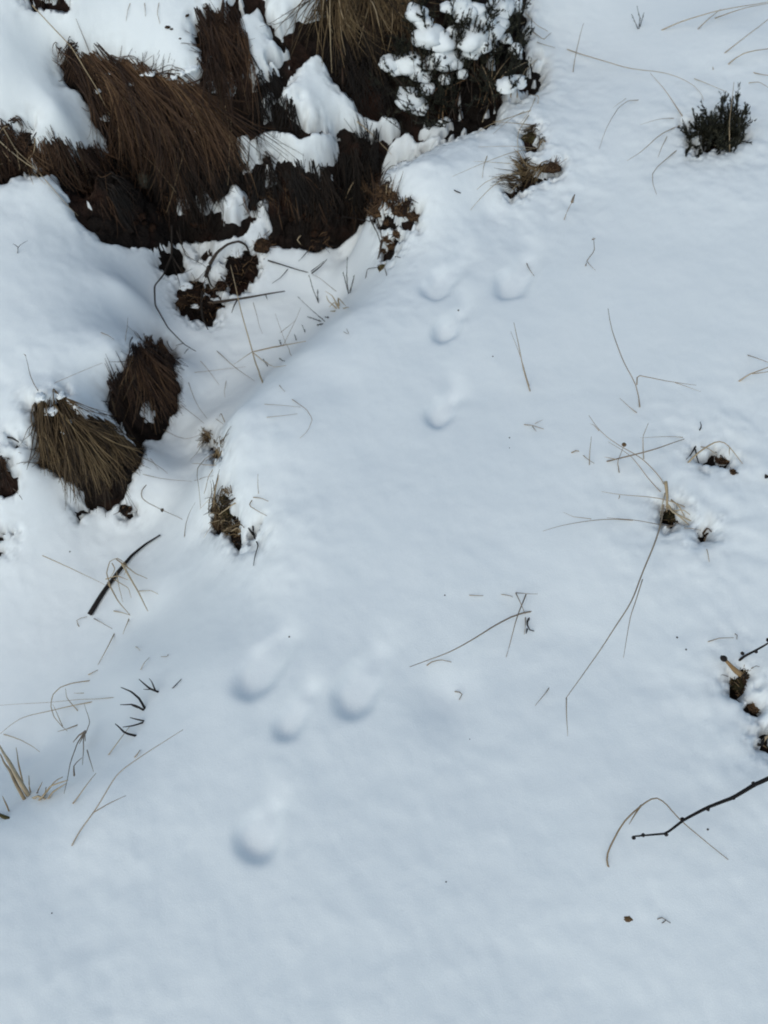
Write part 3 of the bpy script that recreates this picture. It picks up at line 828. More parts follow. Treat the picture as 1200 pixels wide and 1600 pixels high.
for u, v, r_ in [(290,448,7),(316,462,5),(336,470,6),(372,398,6),(306,478,4)]:
    blob('snow_clump', u, v, r_, 'snow', 'small snow clump resting on the peat clods', 'snow clump', 'snow clumps on the peat clods', h=.012, amp=.8, freq=1.3, asp=RNG.uniform(.8, 1.8), squash=.45)
blob('peat_clod', 410, 384, 14, 'litter', 'crumbly clod at the tip of the hooked snow lump', 'peat clod', 'peat clods', amp=.42, freq=2.2, tint=.1)
blob('peat_clod', 496, 378, 15, 'peat', 'round black clod at the foot of the dark bank beside a twig', 'peat clod', 'peat clods', amp=.42, freq=2.2)
blob('peat_clod', 196, 794, 10, 'peat', 'small black lump on the snow below the fan shaped tussock', 'peat clod', None, amp=.42, freq=2.2)
blob('peat_clod', 254, 797, 3.2, 'peat', 'pea sized black lump on the snow of the gully floor', 'peat clod', None, amp=.3, sub=2)
blob('stone', 228, 282, 13, 'rock', 'greenish grey stone stuck in the dark peat hollow', 'stone', None, amp=.14, freq=1.1, squash=1.1, h=.012)
rng = np.random.RandomState(77)
CRUMB = np.concatenate([in_poly([(175,325),(330,330),(325,360),(240,368),(200,366)], 9, rng), in_poly([(440,335),(560,325),(540,362),(450,368)], 6, rng)])
for (u, v), r_ in zip(CRUMB, rng.uniform(3.5, 8, 15)):
    blob('soil_crumb', u, v, r_, 'clod', 'crumb of reddish soil at the foot of the dark bank', 'soil', 'soil crumbs at the foot of the dark bank', amp=.4, freq=2.5, tint=.6)

# straws and sprigs along the rim of the gully
tuft('straw', 'bent pale straw standing across the gully floor with a sideways fork', 'straw', [
    ([(412,602),(402,575),(394,548),(384,515),(372,465),(360,414)], 'u', .10, .0021), ([(394,550),(430,542),(478,533)], 'f', .05, .0019), ([(394,550),(364,570)], 'f', .05, .0010), ([(394,550),(410,563),(428,574),(447,571)], 'f', .03, .0014)], 'straw', tint=.55)
tuft('grass_tuft', 'fine stems lying on the gully floor beside the bent pale straw', 'grass', [
    ([(336,546),(368,575),(400,597)], 'a', .02, .0012), ([(310,560),(330,585),(345,605)], 'a', .016, .0008), ([(300,582),(345,578),(390,572)], 'a', .016, .0008), ([(355,590),(350,612),(352,625)], 'a', .012, .0008),
    ([(430,592),(440,606),(447,614)], 'a', .014, .0012), ([(292,590),(310,640),(330,660)], 'a', .012, .0007), ([(395,470),(405,510),(412,525)], 'a', .02, .0007)], 'stem', tint=.6)
tuft('grass_tuft', 'thin crossed stems leaning from the rim toward the black sprigs', 'grass', [([(457,560),(440,520),(430,490)], 'u', .04, .0008), ([(440,545),(460,505),(470,480)], 'u', .05, .0008), ([(438,520),(462,500)], 'f', .05, .0008), ([(525,455),(500,435),(487,428)], 'f', .04, .001)], 'stem', tint=.6)
tuft('dead_flower', 'pale shrivelled flower head at the rim beside the heather sprigs', 'flower', [
    ([(530,482),(520,462),(508,455)], 'u', .04, .0020), ([(530,482),(528,465),(540,478)], 'u', .035, .0020), ([(528,484),(512,470),(510,462)], 'u', .035, .0022), ([(532,484),(522,472),(514,480)], 'u', .03, .0020), ([(534,482),(545,480)], 'u', .02, .0016), ([(526,486),(516,486)], 'u', .02, .002)], 'straw', tint=.7, part='petal')
tuft('grass_tuft', 'thin angled stems on the smooth rim opposite the far bank tussocks', 'grass', [([(400,630),(440,634),(478,637)], 'a', .012, .0008), ([(410,653),(440,650),(472,645)], 'a', .012, .0008), ([(450,620),(478,637),(497,655),(482,674),(462,691)], 'a', .018, .0009)], 'stem', tint=.7)
tuft('grass_tuft', 'small bent stem on the rim beyond the heather sprigs', 'grass', [([(524,512),(547,523),(538,508)], 'a', .014, .0008)], 'stem', tint=.5)

def sprig(points, lift, parent_origin, rng, nleaf=46, leaf=.0060, wood_r=.0011, side=True):
    """one heather shoot: woody axis plus leaf needles; returns wood arrays and leaf arrays"""
    p = resample(points, .006, True)
    k = len(p)
    wood = tubes((p - parent_origin)[None], (wood_r * (1 - .6 * np.linspace(0, 1, k)))[None], 4, [.4])
    # side shoots
    axes = [p]
    if side:
        for _ in range(rng.randint(3, 7)):
            i = rng.randint(k // 4, k - 1)
            d = p[min(i + 1, k - 1)] - p[i - 1]; d /= np.linalg.norm(d) + 1e-9
            d = d + rng.normal(size=3) * .55; d /= np.linalg.norm(d)
            L = rng.uniform(.014, .032)
            axes.append(p[i] + d * np.linspace(0, L, 5)[:, None] + np.array([0, 0, 1]) * (np.linspace(0, 1, 5) ** 2 * .006)[:, None])
    V, Fc, Tn = [], [], []; n0 = 0
    for a in axes:
        m = max(8, int(nleaf * (len(a) / k) + 6))
        t = rng.uniform(0.12, 1, m); seg = t * (len(a) - 1); i = np.minimum(seg.astype(int), len(a) - 2); fr = (seg - i)[:, None]
        b = a[i] * (1 - fr) + a[i + 1] * fr
        d = a[i + 1] - a[i]; d /= np.linalg.norm(d, axis=1)[:, None] + 1e-9
        o = rng.normal(size=(m, 3)); o -= (o * d).sum(1)[:, None] * d; o /= np.linalg.norm(o, axis=1)[:, None] + 1e-9
        tipd = d * .75 + o * .65; ln = leaf * rng.uniform(.6, 1.25, m)[:, None]
        w = np.cross(d, o) * ln * .20
        v = np.stack([b - w, b + o * ln * .16, b + w, b + tipd * ln], 1).reshape(-1, 3) - parent_origin
        f = (np.arange(m)[:, None, None] * 4 + np.array([[0, 1, 3], [1, 2, 3], [2, 0, 3]])[None]).reshape(-1, 3)
        V.append(v); Fc.append(f + n0); n0 += len(v); Tn.append(np.repeat(rng.uniform(0, 1, m), 4))
    return wood, (np.concatenate(V), np.concatenate(Fc), np.concatenate(Tn)), axes

def heather(label, shoots, name='heather_sprig', cat='heather', group=None, nleaf=46, leaf=.006, seed=1, side=True, wood_r=.0011):
    rng = np.random.RandomState(seed)
    org = np.array(shoots[0][0]); root = thing(name, label, cat, org, group)
    for s in shoots:
        w, l, ax = sprig(s, 0, org, rng, nleaf, leaf, wood_r, side)
        b = link('branch', mesh_from('branch', *w), 'wood', root)
        link('foliage', mesh_from('foliage', l[0], l[1], l[2], False), 'heather', b)
    return root

def px_shoot(root, tip, lift, mid=None):
    pts = [root] + ([mid] if mid else []) + [tip]
    return stem_path(pts, 'u', lift)

heather('upright dark heather sprig with many side shoots on the gully rim', [px_shoot((545,462),(543,402),.06,(541,432)), px_shoot((545,460),(536,425),.04), px_shoot((546,460),(553,432),.04)], seed=31, nleaf=34, leaf=.005, side=False)
heather('slim dark heather sprig leaning below the forked twig', [px_shoot((499,476),(483,430),.05,(489,452)), px_shoot((497,474),(496,452),.03)], seed=32, nleaf=34, leaf=.005, side=False)
heather('dark heather sprig tilted back over the gully floor', [px_shoot((510,504),(466,464),.04,(486,484)), px_shoot((505,503),(480,495),.03), px_shoot((507,505),(495,508),.02)], seed=33, nleaf=26, leaf=.005, side=False)
heather('row of tiny dark heather tips poking over the rim', [px_shoot((478,522),(472,508),.02), px_shoot((464,534),(460,523),.02), px_shoot((440,542),(437,532),.02), px_shoot((420,575),(412,562),.02), px_shoot((447,566),(436,560),.02), px_shoot((516,497),(508,495),.015)], seed=34, nleaf=14, leaf=.005, side=False)

# the big snowy heather bush
CLUMPS = [(650,22,15),(660,34,12),(668,58,20),(690,66,18),(655,64,10),(608,100,13),(640,100,18),(655,112,14),(690,92,20),(706,98,14),(735,60,20),(736,82,14),(728,22,16),(742,18,14),(752,34,15),(765,48,17),(780,40,13),(750,68,16),(760,70,10),
          (782,12,17),(800,8,14),(640,156,18),(655,168,13),(664,118,12),(694,125,9),(706,50,9),(792,62,8),(620,112,8),(668,140,10),(792,134,14),(810,128,11),(720,6,14),(700,12,10),(806,78,9),(722,116,8)]
rng = np.random.RandomState(40)
shoots = []
bush_core = hit([(700, 150)])[0]
for k in range(125):
    if k < 52:      # upright green shoots toward the top and the open side
        u = rng.uniform(640, 815); v = rng.uniform(10, 150) - (u - 700) * .12
        tip = np.array([u + rng.uniform(-6, 26), v - rng.uniform(25, 75)]); lift = rng.uniform(.07, .16)
    elif k < 84:    # arching shoots toward the dark hollow
        u = rng.uniform(640, 730); v = rng.uniform(90, 210)
        tip = np.array([u - rng.uniform(20, 70), v - rng.uniform(0, 60)]); lift = rng.uniform(.05, .12)
    else:
        u = rng.uniform(690, 830); v = rng.uniform(40, 190)
        if u > 780: v = min(v, 130)
        tip = np.array([u + rng.uniform(-20, 30), v - rng.uniform(15, 60)]); lift = rng.uniform(.06, .14)
    mid = ((u + tip[0]) / 2 + rng.uniform(-8, 8), (v + tip[1]) / 2 + rng.uniform(0, 10))
    shoots.append(px_shoot((u, v), tuple(tip), lift, mid))
for u, v, r_ in CLUMPS:
    for _ in range(2 if r_ > 12 else 1):
        a = hit([(u + rng.uniform(-r_, r_) * .7, v + rng.uniform(-.3, .9) * r_)], .035)[0]
        d = np.array([rng.uniform(-.35, .45), rng.uniform(-.35, .15), 1.0]); d /= np.linalg.norm(d)
        shoots.append(a + d * np.linspace(0, rng.uniform(.05, .085), 6)[:, None])
bush = heather('large dark green heather bush laden with snow clumps at the top of the gully', shoots, 'heather_bush', 'heather', None, 50, .0072, 41)
org = np.array(bush.location)
for k in range(60):      # bare reddish lower stems
    u, v = rng.uniform(640, 790), rng.uniform(110, 205)
    if u > 760: v = min(v, 165)
    p = stem_path([(u, v), (u + rng.uniform(-15, 15), v - rng.uniform(20, 40)), (u + rng.uniform(-40, 35), v - rng.uniform(40, 85))], 'u', rng.uniform(.03, .08))
    p = resample(p, .01, True, .0015, rng)
    vv, ff, tt = stem_mesh(p - org, rng.uniform(.0011, .002), rng.uniform(0, 1))
    link('stem', mesh_from('stem', vv, ff, tt), 'root' if k % 3 else 'russet', bush)
for u, v, r_ in CLUMPS:
    hh = .07 if v < 80 else .05
    lab = ('large' if r_ >= 16 else 'small' if r_ < 11 else 'middling') + ' snow clump ' + ('on the top shoots' if v < 50 else 'in the middle' if v < 105 else 'low among the bare stems') + ' of the large heather bush'
    blob('snow_clump', u, v, r_ * 1.12, 'snow', lab, 'snow clump', 'snow clumps in the heather bush', h=hh, amp=.36, squash=.72, freq=1.15)
for u, v, r_ in [(153,142,5),(205,130,5),(232,114,7),(172,113,4),(165,185,6),(285,113,6),(298,108,8),(272,120,5),(152,143,4)]:
    blob('snow_clump', u, v, r_, 'snow', 'small snow clump caught in the large russet tussock', 'snow clump', 'snow clumps in the large russet tussock', h=.014, amp=.8, freq=1.3, asp=RNG.uniform(.7, 1.9), squash=.45)
for u, v, r_ in [(80,642,8),(113,657,5),(102,675,4),(94,618,6),(62,620,7)]:
    blob('snow_clump', u, v, r_, 'snow', 'small snow clump caught in the fan shaped tussock', 'snow clump', 'snow clumps in the fan shaped tussock', h=.014, amp=.8, freq=1.3, asp=RNG.uniform(.7, 1.9), squash=.45)
tuft('grass_tuft', 'orange straws bending beside the heather bush over the dark corner', 'grass', [
    ([(772,165),(768,125),(774,60)], 'u', .08, .0016), ([(774,160),(758,110),(752,100)], 'u', .06, .0016), ([(770,140),(790,112),(830,94)], 'f', .06, .0019), ([(768,130),(780,110),(800,85)], 'f', .06, .0016), ([(812,128),(822,108),(840,92)], 'f', .04, .0018),
    ([(798,152),(800,130)], 'f', .03, .0018), ([(808,152),(808,138)], 'f', .03, .0018), ([(754,190),(764,160)], 'f', .03, .0014), ([(775,55),(805,40),(820,35)], 'f', .07, .0014), ([(830,48),(850,62),(862,50)], 'a', .03, .0014), ([(820,20),(840,40),(858,50)], 'a', .03, .0012), ([(825,60),(850,70),(872,76)], 'a', .02, .0012)], 'straw', tint=.35)

# pale clump between the bush and the tracks
tussock('sparse tan grass clump on the snow ledge beside the large heather bush', [
    dict(over=True, poly=[(795,285),(822,250),(848,255),(872,256),(835,276),(802,298)], n=190, length=.085, flow=(-.9, .6), spread=.16, thick=.012, lift=.35, stiff=.08, tint=(.3, 1.0), r=.0012),
    dict(over=True, poly=[(815,205),(838,200),(843,225),(824,230)], n=80, thick=.012, length=.055, flow=(-.8, .3), spread=.35, lift=.45, stiff=.08, tint=(.3, 1.0), r=.0011)], 'olive', None, stand=10, stand_mat='straw', seed=51)
tuft('grass_tuft', 'long tan stems fanning out over the ledge from the sparse clump', 'grass', [
    ([(838,170),(800,182),(760,196),(745,208)], 'u', .03, .0014), ([(836,196),(800,192),(770,190)], 'u', .03, .0013), ([(828,178),(808,205),(810,248)], 'a', .03, .0013), ([(836,232),(790,240),(748,258),(706,276)], 'u', .03, .0011), ([(832,268),(790,272),(756,284),(745,296)], 'u', .025, .0015),
    ([(800,270),(770,290),(750,310),(732,332)], 'a', .02, .0012), ([(764,234),(756,260),(753,282)], 'a', .02, .0012), ([(810,256),(770,254),(740,252)], 'u', .02, .0009), ([(838,150),(826,176),(812,194)], 'a', .03, .0011), ([(822,172),(790,190),(768,212)], 'a', .03, .0009), ([(840,165),(842,150),(822,146)], 'a', .02, .0010), ([(842,232),(800,228),(742,230)], 'a', .02, .0008)], 'straw', tint=.45)
blob('moss_lump', 828, 216, 12, 'moss', 'mossy lump in the sparse tan grass clump', 'moss', None, amp=.4, freq=2.4, tint=.6, squash=.5)
blob('moss_lump', 858, 262, 11, 'litter', 'brown mossy lump at the edge of the sparse tan grass clump', 'moss', None, amp=.4, freq=2.4, tint=.3, squash=.5, asp=1.6)
tuft('twig', 'stub of dark twig alone on the snow ledge', 'twig', [([(706,296),(716,300),(723,303)], 'a', .006, .0022)], 'wood', part='branch')

# crumbly end of the ledge
tussock('brown leafy grass clump under the tip of the snow ledge', [
    dict(over=True, poly=[(556,284),(600,288),(618,310),(600,330),(580,320),(562,300)], n=420, length=.07, flow=(-.2, 1.0), spread=.45, lift=.3, tint=(.1, 1.0)),
    dict(over=True, poly=[(610,318),(652,330),(650,348),(620,340)], n=160, length=.03, flow=(-.2, 1.0), spread=.6, lift=.3, tint=(.0, .9))], 'russet', None, stand=12, stand_mat='straw', seed=52)
for u, v, r_ in [(604,300,16),(590,330,14),(628,330,12),(648,338,11),(618,306,10),(584,306,10)]:
    blob('leaf_litter', u, v, r_, 'litter', 'lump of brown leaf litter under the tip of the snow ledge', 'leaf litter', 'leaf litter lumps under the snow ledge', amp=.5, freq=3, squash=.5, tint=.4)
for u, v, r_, in [(606,374,7),(622,366,8),(612,385,7),(606,348,6),(600,392,5)]:
    blob('leaf_litter', u, v, r_, 'litter', 'small scrap of brown leaf litter below the snow ledge', 'leaf litter', 'leaf litter scraps below the snow ledge', amp=.5, freq=3, squash=.45, tint=.45)
tuft('root', 'brown fibrous roots trailing down from the ledge clump to the gully floor', 'root', [
    ([(580,310),(578,340),(590,365),(596,385)], 'f', .02, .0026), ([(584,320),(592,350),(597,375)], 'f', .018, .0020), ([(576,300),(574,330),(586,360)], 'f', .02, .0013), ([(597,375),(594,395),(590,405)], 'f', .012, .0034), ([(570,440),(574,420),(592,418),(598,410)], 'a', .012, .0010), ([(606,438),(602,420),(598,416)], 'a', .012, .0010)], 'root', part='branch', tint=.9)
blob('leaf_litter', 597, 419, 6, 'moss', 'yellowish scrap of moss at the end of the trailing roots', 'moss', None, amp=.4, freq=3, tint=.8)
tuft('twig', 'short thin twig on the smooth snow below the trailing roots', 'twig', [([(614,401),(622,402),(633,404)], 'a', .005, .0016)], 'wood', part='branch')
tuft('straw', 'pale straws sticking out into the dark hollow from the ledge clump', 'straw', [([(586,290),(565,302),(545,312)], 'f', .02, .0016), ([(575,286),(556,290),(548,300)], 'f', .02, .0012), ([(470,368),(464,374),(470,382)], 'f', .02, .0018)], 'straw', tint=.5)

# clumps on the near bank edge, mid left
tussock('small tan tuft on the bank edge above the gully floor', [
    dict(over=True, poly=[(322,686),(342,684),(345,710),(330,714)], n=120, thick=.015, length=.05, flow=(-.3, 1.0), spread=.5, lift=.4, tint=(.3, 1.0), r=.0011)], 'olive', None, stand=8, stand_mat='straw', seed=53)
tuft('grass_tuft', 'thin tangled stems hanging below the small tan tuft', 'grass', [
    ([(345,727),(320,726),(300,724)], 'u', .03, .0011), ([(342,706),(318,712),(306,732),(312,775),(314,800)], 'a', .025, .0010), ([(340,722),(325,745),(318,775)], 'a', .02, .0010), ([(342,730),(338,755),(328,770)], 'a', .02, .0009),
    ([(352,662),(346,645),(342,652)], 'a', .03, .0010), ([(300,752),(320,746),(340,742)], 'a', .015, .0008), ([(330,650),(352,664)], 'a', .02, .0009), ([(318,690),(310,705),(296,720)], 'u', .03, .0008), ([(250,668),(290,690),(330,670)], 'a', .012, .0007), ([(275,625),(310,655),(328,670)], 'a', .015, .0008)], 'stem', tint=.8)
tussock('dark mossy grass clump on the bank edge above the buried stick', [
    dict(over=True, poly=[(338,776),(356,770),(366,808),(374,846),(352,828),(334,822)], n=200, length=.045, flow=(-.6, .6), spread=.6, lift=.4, tint=(.1, 1.0))], 'olive', None, stand=10, stand_mat='straw', seed=54)
for u, v, r_, m_ in [(354,780,10,'moss'),(358,802,12,'moss'),(342,818,10,'litter'),(358,826,9,'moss'),(372,846,8,'peat')]:
    blob('moss_lump', u, v, r_, m_, 'lump of dark moss in the mossy clump on the bank edge', 'moss', 'moss lumps on the bank edge', amp=.5, freq=2.6, squash=.6, tint=.3)
tuft('grass_tuft', 'stems curling from the dark mossy clump toward the gully', 'grass', [([(352,772),(330,776),(312,796)], 'u', .025, .0010), ([(356,812),(335,816),(318,840)], 'u', .02, .0010), ([(366,818),(345,812),(325,818)], 'u', .02, .0013)], 'straw', tint=.4)
tuft('twig', 'crooked black root end dangling on the bank edge beside the mossy clump', 'twig', [([(395,822),(397,838),(403,852),(398,868),(396,884)], 'f', .004, .0016), ([(397,836),(388,825)], 'f', .006, .0030), ([(372,848),(377,852)], 'f', .006, .003)], 'wood', part='branch')
tuft('grass_tuft', 'small loop of bent tan stems on the smooth bank behind the mossy clump', 'grass', [([(392,777),(408,778),(424,785)], 'a', .012, .0012), ([(396,778),(388,790),(404,800),(421,808)], 'a', .014, .0011), ([(404,776),(403,740)], 'u', .02, .0007)], 'straw', tint=.3)

# stick and grass in the gully, lower left
tuft('stick', 'thick dark stick half sunk in the gully snow', 'stick', [([(140,960),(164,921),(184,893),(206,868),(228,850),(250,836)], 'f', .006, .0058)], 'wood', part='branch', tint=.35)
tuft('grass_clump', 'curled pale grass wrapped over the dark stick', 'grass', [
    ([(172,915),(166,895),(172,877),(184,872),(200,884),(194,898)], 'f', .030, .0013), ([(182,874),(196,884),(212,896),(230,904)], 'f', .030, .0015), ([(190,880),(203,902),(216,925),(231,955)], 'f', .022, .0022), ([(168,910),(182,935),(203,961)], 'f', .022, .0016),
    ([(203,961),(192,991)], 'u', .01, .0012), ([(176,954),(192,958),(206,962)], 'a', .02, .0014), ([(214,924),(235,922),(250,930)], 'a', .02, .0012), ([(66,868),(112,888),(164,914)], 'f', .020, .0010), ([(182,892),(186,920),(192,941)], 'f', .02, .0009), ([(165,905),(182,900),(200,906)], 'f', .03, .0014), ([(178,905),(200,918),(205,934)], 'f', .022, .0010), ([(175,880),(180,890),(170,905)], 'f', .032, .0012)], 'straw', tint=.6)
tuft('grass_tuft', 'thin bent stem at the thick end of the dark stick', 'grass', [([(126,983),(120,972),(113,967),(132,963),(142,963)], 'a', .012, .0011), ([(142,964),(162,975),(181,986)], 'a', .01, .0010)], 'stem', tint=.5)
tuft('grass_tuft', 'straw stems running down the gully snow below the dark stick', 'grass', [([(181,986),(166,1014),(150,1044)], 'a', .016, .0013), ([(136,1055),(146,1050),(156,1045)], 'a', .01, .0014), ([(178,988),(170,1005)], 'a', .016, .0010), ([(210,1010),(216,1013),(220,1018)], 'a', .012, .001)], 'straw', tint=.35)
tuft('grass_tuft', 'angular thin stems crossing the gully snow above the blade tuft', 'grass', [
    ([(155,1095),(120,1101),(80,1110),(30,1121),(0,1147)], 'u', .03, .0012), ([(0,1146),(35,1155),(62,1175)], 'u', .03, .0010), ([(144,1063),(115,1067),(88,1071),(76,1100),(84,1124),(108,1145)], 'a', .035, .0012), ([(200,1088),(120,1094),(0,1102)], 'u', .02, .0007),
    ([(126,1131),(90,1143)], 'u', .02, .0013), ([(125,1115),(105,1090),(102,1075)], 'u', .02, .0010), ([(136,1083),(115,1083)], 'u', .02, .0008), ([(100,1140),(92,1120),(82,1100)], 'u', .02, .0008)], 'straw', tint=.3)
tuft('grass_clump', 'dark stemmed grass clump hanging from the gully edge beside broad pale blades', 'grass', [
    ([(132,1143),(120,1162),(110,1195),(100,1240)], 'f', .03, .0012), ([(131,1143),(130,1165),(129,1195)], 'f', .03, .0012), ([(116,1212),(116,1195),(128,1184)], 'f', .03, .0016), ([(136,1172),(142,1190),(146,1206)], 'f', .03, .0010), ([(133,1143),(122,1150),(114,1160)], 'f', .03, .002), ([(133,1143),(128,1155),(124,1162)], 'f', .03, .0018), ([(133,1142),(133,1158)], 'f', .03, .0018), ([(134,1146),(140,1130),(132,1100)], 'f', .02, .0009)], 'stem', tint=.45)
tuft('grass_clump', 'tuft of broad pale blades standing at the gully edge', 'grass', [
    ([(46,1246),(24,1208),(-4,1160)], 'u', .09, .0040), ([(40,1252),(20,1215),(0,1178)], 'u', .07, .0030), ([(36,1225),(30,1198),(25,1168)], 'u', .06, .0016), ([(48,1240),(45,1212)], 'u', .04, .0015), ([(62,1250),(80,1228),(106,1219)], 'u', .03, .0022), ([(65,1246),(86,1220),(98,1214)], 'u', .03, .0020),
    ([(57,1242),(66,1222)], 'u', .03, .0016), ([(72,1252),(84,1236),(104,1224)], 'u', .02, .0020), ([(60,1252),(70,1240),(72,1230)], 'u', .03, .0022), ([(15,1270),(4,1244)], 'u', .03, .0016), ([(50,1248),(60,1244),(75,1250)], 'a', .015, .003)], 'straw', tint=.45, part='blade')
tuft('grass_tuft', 'thick greenish blade end at the gully edge beside the broad pale blades', 'grass', [([(20,1282),(5,1276),(-15,1265)], 'u', .01, .0034)], 'moss', part='blade', tint=.7)
tuft('grass_tuft', 'long thin branching stem leaning out of the smooth near bank', 'grass', [([(108,1330),(124,1298),(145,1270),(184,1209),(235,1172),(286,1140)], 'u', .06, .0012), ([(145,1270),(170,1256),(197,1243)], 'f', .055, .0010)], 'stem', tint=.75)
tuft('grass_tuft', 'single straw stem beside the dark stemmed grass clump', 'grass', [([(110,1260),(130,1234),(150,1208)], 'u', .03, .0013)], 'straw', tint=.4)
tuft('grass_tuft', 'two faint straws below the black twigs', 'grass', [([(166,1184),(192,1150),(206,1130)], 'a', .016, .0010), ([(208,1186),(216,1176),(220,1170)], 'a', .012, .0012)], 'straw', tint=.4)
tuft('heather_twig', 'bare black heather twigs poking from the near bank slope', 'twig', [
    ([(229,1112),(218,1092),(205,1080),(189,1074)], 'u', .03, .0022), ([(229,1112),(208,1101),(188,1101)], 'u', .025, .0020), ([(216,1106),(202,1100)], 'f', .025, .0012), ([(228,1127),(210,1133),(192,1136)], 'u', .02, .0020), ([(228,1127),(216,1124),(203,1121)], 'u', .02, .0018), ([(218,1151),(196,1145),(180,1131)], 'u', .02, .0022), ([(252,1083),(232,1076),(217,1061)], 'u', .025, .0020), ([(243,1079),(238,1068),(233,1060)], 'f', .02, .0014), ([(236,1077),(224,1077)], 'f', .02, .0012), ([(265,1080),(276,1068),(288,1056)], 'a', .008, .0012)], 'wood', part='branch')
tuft('grass_tuft', 'faint stems in the shaded slope above the black twigs', 'grass', [([(218,1050),(226,1036),(236,1024)], 'a', .014, .0009), ([(246,1026),(262,1025),(262,1020)], 'a', .012, .0008), ([(205,1027),(220,1027)], 'a', .01, .0008), ([(245,1043),(262,1036)], 'a', .01, .0007)], 'stem', tint=.8)

# right side: scattered stems on the open snow
heather('tiny forked heather sprig alone at the snowy top beyond the grass stems', [px_shoot((998,48),(995,10),.04,(1000,28)), px_shoot((998,48),(987,22),.03), px_shoot((999,46),(1006,20),.03)], seed=60, nleaf=24, leaf=.005, side=False)
tuft('grass_tuft', 'long pale stems sweeping low over the snow beyond the small heather bush', 'grass', [([(1028,50),(1062,34),(1115,18),(1160,10),(1215,0)], 'a', .03, .0016), ([(1088,48),(1110,26),(1130,12)], 'a', .02, .0014), ([(1113,30),(1160,13),(1215,2)], 'a', .03, .0013)], 'straw', tint=.3)
tuft('grass_tuft', 'pale bent stems leaning in above the small heather bush', 'grass', [([(1128,86),(1165,58),(1215,18)], 'u', .05, .0015), ([(1135,103),(1162,80),(1215,75)], 'a', .03, .0017), ([(1172,112),(1195,117),(1215,118)], 'a', .015, .0012), ([(1165,130),(1185,128),(1215,145)], 'a', .015, .0009), ([(1115,112),(1114,104)], 'u', .01, .0014)], 'straw', tint=.25)
tuft('grass_tuft', 'very long stem lying across open snow with its tip bent down', 'grass', [([(880,75),(930,92),(985,107),(1040,114),(1070,124),(1098,143),(1102,166)], 'a', .022, .0013), ([(1080,121),(1112,134),(1142,146)], 'a', .016, .0010), ([(998,106),(1000,118)], 'a', .01, .001)], 'straw', tint=.3)
tuft('grass_tuft', 'upright thin stem standing in the snow beyond the pale ledge clump', 'grass', [([(895,116),(900,76),(912,36)], 'u', .07, .0012), ([(897,125),(903,145)], 'a', .01, .0020)], 'stem', tint=.8)
tuft('grass_tuft', 'curved thin stem bowing over open snow beside the small heather bush', 'grass', [([(1002,156),(980,153),(964,168),(946,202),(935,238)], 'a', .03, .0010), ([(978,154),(958,168)], 'f', .02, .0008)], 'stem', tint=.7)
tuft('grass_tuft', 'spray of brown stems fanning from the foot of the small heather bush', 'grass', [([(1068,184),(1046,150),(1016,114)], 'u', .06, .0015), ([(1066,195),(1036,206),(1002,238),(980,251)], 'u', .03, .0016), ([(1044,208),(1036,226),(1028,246)], 'u', .02, .0011), ([(1064,185),(1030,185),(1000,195)], 'u', .02, .0010), ([(1068,226),(1040,250),(1014,270),(1026,304)], 'u', .02, .0014)], 'stem', tint=.8)
rng = np.random.RandomState(61); sh = []
for k in range(60):
    if k < 9: r0 = (rng.uniform(1072, 1096), rng.uniform(198, 250)); tp = (r0[0] + rng.uniform(-14, 10), r0[1] - rng.uniform(5, 30))
    else: r0 = (rng.uniform(1096, 1158), rng.uniform(205, 244)); tp = (r0[0] + rng.uniform(-14, 22), r0[1] - rng.uniform(15, 60))
    sh.append(px_shoot(r0, tp, rng.uniform(.02, .06)))
sh.append(px_shoot((1126, 195), (1129, 153), .07)); sh.append(px_shoot((1150, 195), (1152, 158), .06))
hb = heather('small dark heather bush sunk in open snow', sh, 'heather_bush', 'heather', None, 46, .0075, 62)
tuft('straw', 'thin orange straw standing through the small heather bush', 'straw', [([(1140,242),(1140,185),(1147,128)], 'u', .09, .0013)], 'straw', tint=.1)
tuft('grass_tuft', 'drooping seed head on a fine stem above the hind paw print with the twig', 'grass', [([(880,347),(888,328),(896,311)], 'u', .03, .0011), ([(894,316),(898,304)], 'f', .03, .0036)], 'stem', tint=.6)
tuft('grass_tuft', 'small forked brown stem standing alone on open snow beside the tracks by the ledge', 'grass', [([(914,420),(917,408),(929,392),(927,371)], 'u', .03, .0012), ([(917,408),(931,423)], 'f', .012, .0010), ([(925,374),(930,372)], 'f', .03, .002)], 'stem', tint=.7)
tuft('twig', 'short dark twig lying in the hind paw print', 'twig', [([(822,409),(828,422),(838,436)], 'a', .008, .0012)], 'stem', part='branch', tint=.2)
tuft('grass_tuft', 'pair of straight thin stems standing joined at the base in open snow', 'grass', [([(829,614),(815,566),(803,504)], 'u', .10, .0014), ([(828,606),(814,560),(798,518)], 'u', .085, .0009)], 'stem', tint=.75)
tuft('grass_tuft', 'small flat forked stem on open snow beside the lone print that ends the ledge tracks', 'grass', [([(813,663),(832,664),(858,673)], 'a', .010, .0013), ([(830,665),(848,656)], 'u', .012, .0009), ([(832,666),(838,674)], 'f', .008, .0011)], 'stem', tint=.6)
tuft('grass_tuft', 'tall forked stem with one side folded flat, alone on open snow', 'grass', [([(1000,640),(998,618),(995,601),(972,562),(956,518),(950,482)], 'u', .11, .0014), ([(995,601),(996,586),(1040,596),(1088,602)], 'f', .06, .0013), ([(1055,598),(1095,612)], 'f', .05, .0009), ([(999,648),(984,636),(968,622)], 'u', .02, .0012)], 'stem', tint=.7)
